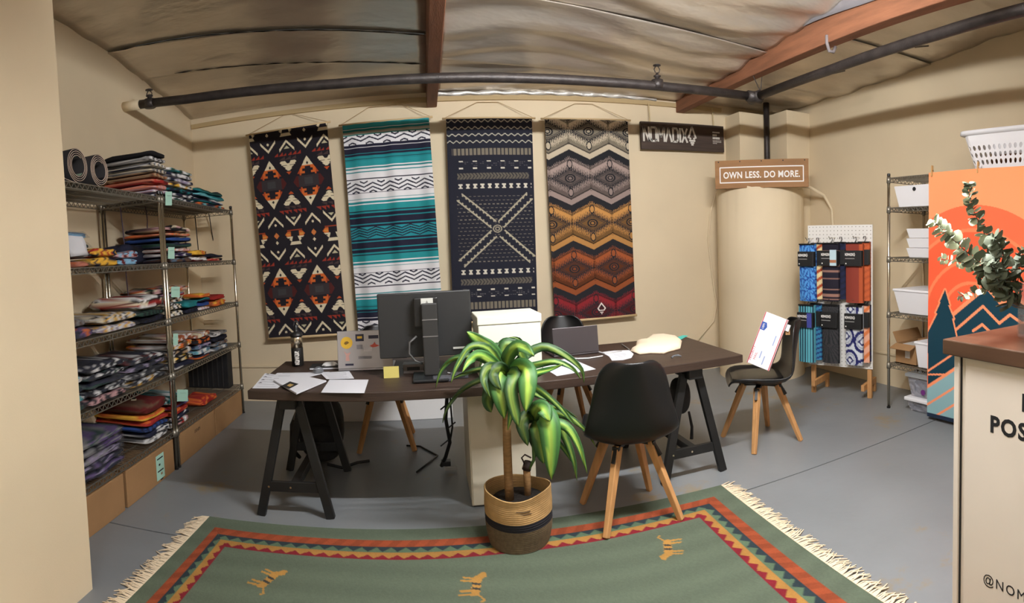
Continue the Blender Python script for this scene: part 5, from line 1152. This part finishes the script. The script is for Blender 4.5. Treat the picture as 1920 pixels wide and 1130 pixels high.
R0 = perimeter(hx1 - .002, hy1 - .002, HB - .02, 96, .055); R1 = perimeter(hx1 + .028, hy1 + .028, HB - .012, 96, .07); R2 = perimeter(hx1 + .026, hy1 + .026, HB + .012, 96, .07); R3 = perimeter(hx1 - .004, hy1 - .004, HB + .016, 96, .055)
MB().add(R0 + R1 + R2 + R3, [(j * 96 + k, j * 96 + (k + 1) % 96, (j + 1) * 96 + (k + 1) % 96, (j + 1) * 96 + k) for j in range(3) for k in range(96)]).build('rim', BINW, lb_, smooth=True)
blob('laundry', lb_, mat('laundry_brown', (120, 84, 60), .9, noise=(14, .5)), (0, .02, .075), (.13, .20, .06), 2.)
# orange mountain banner clipped to the right shelf
BX = 3.335; BY0, BY1, BZ1, BZ0 = 2.585, 1.72, 1.905, .03
def by(u, v): p = onX(u, v, BX); return (p.y, p.z)
def mountain(co):
    y, z = co[:, 0], co[:, 1]; n = len(y)
    f = np.clip((z - 1.2) / .7, 0, 1)[:, None]
    col = np.array([246., 150., 104.]) * (1 - f) + np.array([244., 158., 106.]) * f
    P = lambda *a: [by(*p) for p in a]
    OC, RO, LO, TL, LT = (250, 110, 72), (244, 98, 62), (250, 150, 104), (22, 58, 72), (140, 176, 180)
    c0 = by(1822, 600)
    d = np.hypot(y - c0[0], z - c0[1]); px = (BY0 - BY1) / 185.
    R0_ = 178 * px
    m = d < R0_; col[m] = OC
    for r_, wd in ((133, 5), (88, 5), (55, 5)): m = np.abs(d - r_ * px * 1.05) < wd * px * .55; col[m] = (250, 132, 88)
    m = (d < 133 * px * 1.05); col[m & (col[:, 1] < 115)] = RO
    # far mountains, their orange outlines, tree, meadow
    m1 = P((1740, 640), (1786, 590), (1840, 545), (1852, 540), (1877, 570), (1900, 555), (1925, 575), (1925, 760), (1740, 760))
    m1b = [(a, b) for a, b in m1]
    edge = np.full(n, 9.)
    for a, b in zip(m1[:6], m1[1:7]): edge = np.minimum(edge, seg_dist(y, z, a, b))
    ins = inpoly(y, z, m1b); col[ins] = TL; col[edge < 3.2 * px] = LO
    for pl in (P((1790, 620), (1843, 574), (1873, 606), (1893, 590), (1925, 612)), P((1825, 620), (1842, 608), (1856, 622)), P((1738, 634), (1764, 646), (1740, 664)), ):
        for a, b in zip(pl[:-1], pl[1:]): col[seg_dist(y, z, a, b) < 2.2 * px] = LO
    tree = P((1771, 543), (1780, 572), (1777, 572), (1788, 597), (1785, 597), (1795, 640), (1800, 700), (1740, 700), (1740, 622), (1757, 588), (1754, 586), (1763, 566), (1761, 566))
    e2 = np.full(n, 9.)
    for a, b in zip(tree, tree[1:] + tree[:1]): e2 = np.minimum(e2, seg_dist(y, z, a, b))
    it = inpoly(y, z, tree); col[(e2 < 3 * px) & ~it] = LO; col[it] = TL
    low = P((1738, 724), (1780, 698), (1830, 668), (1930, 640), (1930, 900), (1738, 900)); il = inpoly(y, z, low) & ~it; 
    sl = (z - by(1740, 724)[1]) - (y - by(1740, 724)[0]) * -((by(1780, 698)[1] - by(1740, 724)[1]) / abs(by(1780, 698)[0] - by(1740, 724)[0]))
    band = sl / px
    mt = band < 0; col[mt] = LT; col[np.abs(band) < 3] = LO
    for k in (30, 58, 86, 110): col[np.abs(band + k) < 2.2] = LO
    col[(band > 24) & (band < 28.) & (y > by(1790, 700)[0])] = LO
    m = (z < BZ0 + .03); col[m] = (34, 46, 66)
    return col
bn = thing('mountain_banner', 'orange cloth banner with dark teal pine and mountains, clipped to the right shelf', 'banner', (BX, (BY0 + BY1) / 2, BZ1), -PI / 2)
WB, HBN = BY0 - BY1, BZ1 - BZ0
cl_ = cloth('cloth', bn, 200, 400, WB, HBN, lambda u, v: mountain(np.stack([BY0 - u * WB, BZ1 - v * HBN], 1)), lambda U, V: .006 * np.sin(U * 9 + .6) * (1 - .6 * V) + .004 * np.sin(V * 5), .006)
PEG = mat('clothespin_wood', (206, 160, 104), .6)
for u in (1748, 1834):
    p = onX(u, 312, BX); t = thing('clothespin', 'wooden clothespin at the banner corner' if u == 1748 else 'wooden clothespin on the banner in front of the laundry basket', 'clothespin', (BX, p.y, BZ1))
    for s in (-1, 1): MB().bar((s * .010, 0, -.03), (s * .004, 0, .05), .010, .007).build('jaw', PEG, t)
    MB().at((0, 0, .012), ry=PI / 2).lathe([(.006, -.008), (.006, .008)], n=10).build('spring', CHROME, t)
# ------------------------------------------------------------------ counter at the right edge
KZ = 1.06; k0 = onZ(1767, 635, KZ); k1 = onZ(1920, 660, KZ); kd = (k1 - k0); kd.z = 0; kd.normalize(); krz = math.atan2(kd.y, kd.x)
kt = thing('reception_counter', 'cream counter with a brown wooden top and black lettering at the right edge', 'counter', (k0.x, k0.y, 0), krz)
CTW = mat('counter_walnut', (80, 57, 42), .36, noise=(4, .2), stretch=(.6, 7, 7))
LK, DK_ = 1.9, .75       # local x along the front, local y into the counter (away from the rug)
MB().box((LK / 2, DK_ / 2, KZ - .026), (LK, DK_, .052)).build('wooden_top', CTW, kt, bevel=.004)
KP = mat('counter_paint', (226, 214, 200), .6, noise=(2, .04))
IN_ = .028
MB().box((LK / 2, DK_ / 2, (KZ - .052) / 2), (LK - .06, DK_ - 2 * IN_ - .02, KZ - .054)).build('body', KP, kt)
MB().box((IN_ + .016, IN_ + .006, (KZ - .052) / 2), (.022, .020, KZ - .056)).build('corner_trim', KP, kt, bevel=.002)
MB().box((LK / 2 + .03, IN_ + .007, (KZ - .052) / 2), (LK - .10, .014, KZ - .056)).build('front_panel', KP, kt, bevel=.002)
MB().box((IN_ + .0295, IN_ + .010, (KZ - .052) / 2), (.004, .012, KZ - .06)).build('panel_gap', INK, kt)
iv = Matrix.Translation((k0.x, k0.y, 0)) @ Matrix.Rotation(krz, 4, 'Z'); ivi = iv.inverted()
def on_front(u, v):     # where a sight line meets the counter front, in counter coordinates
    o_ = ivi @ Vector((0, 0, EYE)); r = ivi.to_3x3() @ _ray(u, v); return o_ + r * ((IN_ - o_.y) / r.y)
a = on_front(1856, 808); b = on_front(1856, 778); hgt = b.z - a.z
text('lettering', 'POSITIVE', hgt / .70, kt, INK, facing((a.x, IN_ - .0004, a.z), (1, 0, 0)), .0006, hgt * .05, 'LEFT', 1.15)
a2 = on_front(1915, 766); b2 = on_front(1915, 736)
text('lettering', 'EARTH', hgt / .70, kt, INK, facing((a2.x, IN_ - .0004, a.z + hgt * 1.75), (1, 0, 0)), .0006, hgt * .05, 'LEFT', 1.15)
a = on_front(1843, 1090); b = on_front(1843, 1072)
text('lettering', '@NOMADIX', (b.z - a.z) / .72, kt, INK, facing((a.x, IN_ - .0004, a.z), (1, 0, 0)), .0006, 0, 'LEFT', 1.25)
# vase with eucalyptus
vp = onZ(1925, 634, KZ); VX, VY = vp.x + .02, vp.y + .0
vs_ = thing('glass_vase', 'clear glass vase of water on the counter end', 'vase', (VX, VY, KZ + .0005))
GL = mat_clear('vase_glass', (190, 196, 200), .82, .05)
MB().lathe([(.040, 0), (.044, .006), (.042, .08), (.043, .19), (.0405, .19), (.0395, .08), (.0395, .012), (.0, .012)], n=28, caps=False).build('glass', GL, vs_, smooth=True)
MB().lathe([(.0, .013), (.0385, .013), (.0385, .075), (.0, .075)], n=24, caps=False).build('water', GL, vs_, smooth=True)
EUC = mat('eucalyptus_leaf', (104, 112, 92), .6, noise=(9, .25)); EUP = mat('eucalyptus_pale', (196, 204, 176), .6); STEM = mat('eucalyptus_stem', (92, 70, 52), .7)
def eu_pt(u, v, d): return atD(u, v, d)
dv = math.hypot(VX, VY)
def sprig(label, pts, seed, size=.030, pale=.3, n=None):
    r = random.Random(seed)
    base = Vector((VX, VY, KZ + .10)); root = thing('eucalyptus_sprig', label, 'sprig', base, 0, 'eucalyptus sprigs in the glass vase')
    W_ = [base - base] + [eu_pt(*p) - base for p in pts]
    # smooth path
    path = []; NN = 36
    for k in range(NN + 1):
        t = k / NN * (len(W_) - 1); i = min(int(t), len(W_) - 2); f = t - i
        p0, p1, p2, p3 = W_[max(i - 1, 0)], W_[i], W_[i + 1], W_[min(i + 2, len(W_) - 1)]
        path.append(.5 * ((2 * p1) + (p2 - p0) * f + (2 * p0 - 5 * p1 + 4 * p2 - p3) * f * f + (3 * p1 - p0 - 3 * p2 + p3) * f ** 3))
    MB().tube(path, [.0030 - .0018 * k / NN for k in range(NN + 1)], 6).build('stem', STEM, root, smooth=True)
    L = sum((path[k + 1] - path[k]).length for k in range(NN)); n = n or int(L / .017)
    for k in range(n):
        t = .30 + .70 * k / (n - 1); i = min(int(t * NN), NN - 1); p = path[i].lerp(path[i + 1], t * NN - i); d = (path[i + 1] - path[i]).normalized()
        for side in (0, 1):
            a = r.uniform(0, 6.28) if side == 0 else a + PI + r.uniform(-.5, .5)
            o1 = d.orthogonal().normalized(); o2 = d.cross(o1); out = (o1 * math.cos(a) + o2 * math.sin(a) + d * .45).normalized(); s = 1.2 * size * (1.0 - .55 * t) * r.uniform(.8, 1.2) + .006
            wv = out.cross(d).normalized(); nn = out.cross(wv); ra_ = r.uniform(-1.0, 1.0); wv, nn = wv * math.cos(ra_) + nn * math.sin(ra_), nn * math.cos(ra_) - wv * math.sin(ra_); P = []
            for j in range(5):
                q = j / 4; hw = s * .62 * math.sin(PI * (.08 + .88 * q)) ** .75; P.append([tuple(p + out * (s * 1.1 * q + .003) + wv * hw * e + nn * (-.12 * s * (1 - e * e) + .10 * s * q * q)) for e in (-1, 0, 1)])
            MB().grid(P).build('leaf', EUP if r.random() < pale * t * 1.3 else EUC, root, smooth=True)
sprig('tall upright eucalyptus sprig before the orange banner', [(1890, 560, dv), (1870, 490, dv + .03), (1842, 430, dv + .05), (1822, 385, dv + .06), (1817, 345, dv + .06)], 3, .030, .25)
sprig('long eucalyptus sprig leaning left with pale tips', [(1885, 555, dv), (1850, 505, dv - .05), (1810, 470, dv - .08), (1775, 438, dv - .10), (1751, 415, dv - .12)], 5, .034, .8)
sprig('thin eucalyptus sprig with small pale leaves reaching left', [(1885, 560, dv), (1850, 515, dv + .05), (1810, 494, dv + .10), (1765, 486, dv + .13)], 7, .022, .9)
sprig('low eucalyptus sprig drooping left above the counter', [(1885, 560, dv), (1860, 535, dv + .02), (1830, 545, dv + .04), (1800, 556, dv + .05)], 9, .022, .5)
sprig('bushy eucalyptus sprig above the vase', [(1895, 560, dv), (1885, 500, dv - .03), (1878, 465, dv - .05), (1862, 446, dv - .06)], 11, .042, .05)
sprig('bushy dark eucalyptus sprig beside the upright one', [(1895, 570, dv), (1870, 520, dv - .06), (1855, 490, dv - .10)], 13, .040, .02)
sprig('dense dark eucalyptus sprig just over the vase rim', [(1900, 560, dv), (1880, 530, dv + .02), (1855, 522, dv + .02), (1838, 520, dv + .02)], 15, .038, .02)
sprig('eucalyptus sprig leaning out to the right of the vase', [(1908, 560, dv), (1912, 500, dv), (1918, 470, dv)], 17, .034, .2)
# ------------------------------------------------------------------ potted dracaena in a woven basket
BXp, BYp = .385, 2.545
pb = thing('planter_basket', 'woven jute basket with a black band holding the plant, on the rug edge', 'basket', (BXp, BYp, .0105))
J1 = mat('jute_tan', (178, 142, 92), .9, noise=(30, .12)); J2 = mat('jute_black', (30, 28, 34), .9); J3 = mat('jute_brown', (104, 88, 66), .9, noise=(60, .2))
def bring(z0, z1, m, name):
    k = int((z1 - z0) / .0085); P = []
    for i in range(k + 1):
        z = z0 + (z1 - z0) * i / k
        for dz_, dr in ((-.003, 0), (0, .0028), (.003, 0)):
            zz = z + dz_; f = zz / .255; r = .139 + .020 * math.sin(min(1, f * 1.15) * PI * .75) - .004 * f + dr; row = []
            for t in range(49):
                a = 2 * PI * t / 48; sq = 1 + .035 * f * f * math.cos(4 * a + .6) + .012 * math.sin(2 * a + 9 * f); row.append((r * sq * math.cos(a), r * sq * math.sin(a), max(0, zz + .010 * f ** 3 * math.cos(2 * a + 1.0))))
            P.append(row)
    return MB().grid(P).build(name, m, pb, smooth=True, solid=.005)
bring(.003, .105, J3, 'lower_weave'); bring(.110, .142, J2, 'black_band'); bring(.147, .252, J1, 'upper_weave')
MB().lathe([(.0, .195), (.07, .198), (.128, .195), (.128, .12), (0, .12)], n=32, caps=False).build('soil', mat('soil_dark', (34, 27, 22), .95, bump=(60, .8, .01)), pb, smooth=True)
MB().lathe([(0, .002), (.125, .002), (.130, .010)], n=32, caps=False).build('bottom', J3, pb)
for k in range(2): MB().tube([(-.035 + .01 * k, -.1555 + .001 * k, .204 - .011 * k), (.0, -.160, .200 - .011 * k), (.03 + .006 * k, -.1575, .203 - .011 * k)], .0022, 6).build('handle_slit', mat('jute_dark', (84, 64, 42), .9), pb)
DR = thing('dracaena_plant', 'green corn plant with yellow striped leaves growing from the woven basket', 'plant', (BXp, BYp, .21))
CANE = mat('cane_bark', (150, 114, 72), .85, noise=(26, .2), stretch=(1, 1, 4), bump=(60, .5, .004))
org = Vector((BXp, BYp, .21)); DPL = math.hypot(BXp, BYp)
def dp(u, v, dd=0): return atD(u, v, DPL + dd) - org
def cane(px, r0, r1): 
    pts = [dp(*p) for p in px]; NN = len(pts); MB().tube(pts, [r0 + (r1 - r0) * k / (NN - 1) for k in range(NN)], 14).build('cane', CANE, DR, smooth=True)
cane(((956, 940, -.01), (953, 890, -.01), (951, 840, -.01), (950, 790, -.01), (949, 735, 0)), .0215, .019)
cane(((990, 938, .03), (989, 905, .03), (987, 872, .03)), .016, .018)
MB().tube([dp(987, 880, .03), dp(990, 865, .03)], [.022, .019], 12).build('cane_cap', mat('cane_wax', (48, 36, 32), .6), DR, smooth=True)
MB().tube([dp(992, 878, .02), dp(1001, 862, .02), dp(1000, 835, .02), dp(1002, 795, .02), dp(1003, 780, .02)], .008, 8).build('green_shoot', mat('shoot_green', (66, 96, 44), .6), DR, smooth=True)
MB().tube([dp(984, 870, .02), dp(978, 858, .01), dp(984, 852, 0), dp(996, 858, 0)], .004, 6).build('dry_tip', mat('dry_tip', (60, 44, 40), .8), DR, smooth=True)
LEAFM = mat_paint('dracaena_leaf', .56, (30, .15, .004)); LEAFM.node_tree.nodes['Principled BSDF'].inputs['Specular IOR Level'].default_value = .5
def leaf(pts, wd, bright=1.0, tw=0.):
    W_ = [dp(*p) for p in pts]; path = []; NN = 16
    for k in range(NN + 1):
        t = k / NN * (len(W_) - 1); i = min(int(t), len(W_) - 2); f = t - i
        p0, p1, p2, p3 = W_[max(i - 1, 0)], W_[i], W_[i + 1], W_[min(i + 2, len(W_) - 1)]
        path.append(.5 * ((2 * p1) + (p2 - p0) * f + (2 * p0 - 5 * p1 + 4 * p2 - p3) * f * f + (3 * p1 - p0 - 3 * p2 + p3) * f ** 3))
    view = (org + path[NN // 2] - Vector((0, 0, EYE))).normalized(); P = []; wm = wd / 1035 * DPL
    for k in range(NN + 1):
        t = k / NN; d = (path[min(k + 1, NN)] - path[max(k - 1, 0)]).normalized(); side = d.cross(view); side = (side.normalized() if side.length > .05 else d.orthogonal())
        nn = side.cross(d).normalized(); side = (side * math.cos(tw) + nn * math.sin(tw)).normalized(); nn = side.cross(d).normalized()
        hw = wm / 2 * max(.04, min(1, (t * 3.2 + .35)) * (1 - t ** (5.5 if wd >= 24 else 2.6))); P.append([tuple(path[k] + side * hw * e + nn * (abs(e) ** 1.5) * hw * .14 + nn * .004 * math.sin(11 * t + 3 * e) + side * .004 * math.sin(7 * t + wd)) for e in (-1, -.66, -.33, -.1, .1, .33, .66, 1)])
    o = MB().grid(P).build('leaf', LEAFM, DR, smooth=True, solid=.0012)
    sd_ = random.random() * 6
    def fn(co):
        k = np.arange(len(co)); e = np.array((-1, -.66, -.33, -.1, .1, .33, .66, 1))[k % 8]; t = (k // 8) / NN; g = np.abs(e + .12 * np.sin(t * 4 + sd_))
        c = np.where((g < .24)[:, None], np.array([150., 180., 74.]), np.where((g < .5)[:, None], np.array([92., 136., 58.]), np.array([52., 96., 46.])))
        return c * bright * (.9 + .1 * np.sin(e * 9 + sd_))[:, None]
    paint(o, fn)
A_, B_ = (949, 700, 0), (1002, 788, .02)
for pts, wd, br, tw in (
    ([A_, (925, 662, -.02), (902, 640, -.04), (876, 621, -.05)], 27, 1.15, .2), ([A_, (915, 655, -.06), (880, 650, -.1), (856, 685, -.14), (847, 718, -.16)], 16, .95, 0), ([A_, (905, 668, -.1), (882, 672, -.16), (868, 698, -.2)], 22, 1.2, .1),
    ([A_, (900, 670, .06), (855, 672, .08), (828, 695, .1), (816, 726, .1)], 13, .9, .2), ([A_, (945, 660, 0), (955, 645, .01), (978, 660, .02), (992, 690, .02)], 24, .95, 0), ([A_, (953, 668, -.04), (968, 648, -.08), (985, 652, -.12), (1000, 668, -.16)], 26, 1.0, .3),
    ([A_, (985, 668, .04), (1020, 650, .06), (1060, 664, .06), (1090, 690, .06), (1094, 718, .06)], 19, .85, 0), ([A_, (1000, 685, -.03), (1040, 676, -.05), (1072, 690, -.06), (1088, 712, -.06)], 14, 1.0, .1), ([A_, (940, 700, -.06), (934, 725, -.12), (938, 752, -.14), (946, 784, -.14)], 34, 1.12, 0),
    ([A_, (975, 690, -.08), (988, 702, -.15), (990, 735, -.18), (986, 772, -.18)], 37, 1.2, 0), ([A_, (955, 730, -.04), (957, 765, -.06), (953, 806, -.06)], 22, 1.05, 0), ([A_, (915, 705, .03), (870, 728, .05), (842, 762, .06), (830, 792, .06)], 12, .6, .3),
    ([A_, (905, 690, .05), (870, 702, .08), (846, 712, .1)], 12, .75, 0), ([A_, (925, 725, .02), (914, 752, .02), (922, 772, .02)], 28, .8, .3), ([A_, (985, 715, 0), (1020, 735, .02), (1050, 762, .02), (1072, 790, .02), (1094, 806, .02)], 14, .95, .1),
    ([A_, (990, 705, -.05), (1020, 694, -.08), (1055, 682, -.1)], 18, 1.2, .4), ([A_, (985, 728, .06), (1015, 742, .08), (1034, 752, .08)], 13, .9, 0), ([A_, (930, 670, .08), (945, 640, .1), (968, 636, .1)], 16, .8, 0), ([A_, (965, 700, -.1), (960, 730, -.16), (966, 770, -.17), (970, 800, -.17)], 26, .85, .3),
    ([A_, (918, 690, -.12), (905, 712, -.18), (920, 745, -.2)], 22, .8, .2), ([A_, (948, 668, .04), (930, 650, .06), (908, 662, .08), (900, 690, .08)], 22, .85, 0), ([A_, (960, 664, -.02), (975, 640, -.02), (955, 632, -.02)], 12, .9, 0), ([A_, (938, 688, -.08), (925, 700, -.12), (940, 730, -.14)], 24, .7, .2),
    ([B_, (1012, 772, -.1), (1026, 790, -.17), (1033, 835, -.19), (1036, 898, -.18)], 42, 1.2, 0), ([B_, (1030, 790, -.04), (1062, 800, -.06), (1085, 838, -.07), (1102, 886, -.07)], 22, 1.1, .1), ([B_, (1030, 772, .05), (1070, 782, .08), (1098, 808, .08), (1116, 838, .08)], 14, .95, .1),
    ([B_, (1000, 815, .04), (1004, 838, .05), (1000, 862, .05)], 20, .6, 0), ([B_, (990, 780, -.06), (980, 798, -.1), (988, 836, -.11)], 26, .7, 0), ([B_, (1035, 765, .1), (1062, 770, .12), (1082, 782, .12)], 12, .85, 0), ([B_, (1020, 815, .02), (1050, 835, .02), (1082, 876, .02)], 16, 1.0, .1),
    ([B_, (1008, 768, -.12), (1020, 765, -.17), (1030, 790, -.2)], 32, 1.15, .2), ([B_, (1008, 800, -.1), (1012, 840, -.13), (1020, 868, -.13)], 28, .9, 0), ([B_, (1035, 785, 0), (1060, 822, 0), (1078, 866, 0), (1082, 900, 0)], 18, .9, 0)):
    leaf(pts, wd, br, tw)
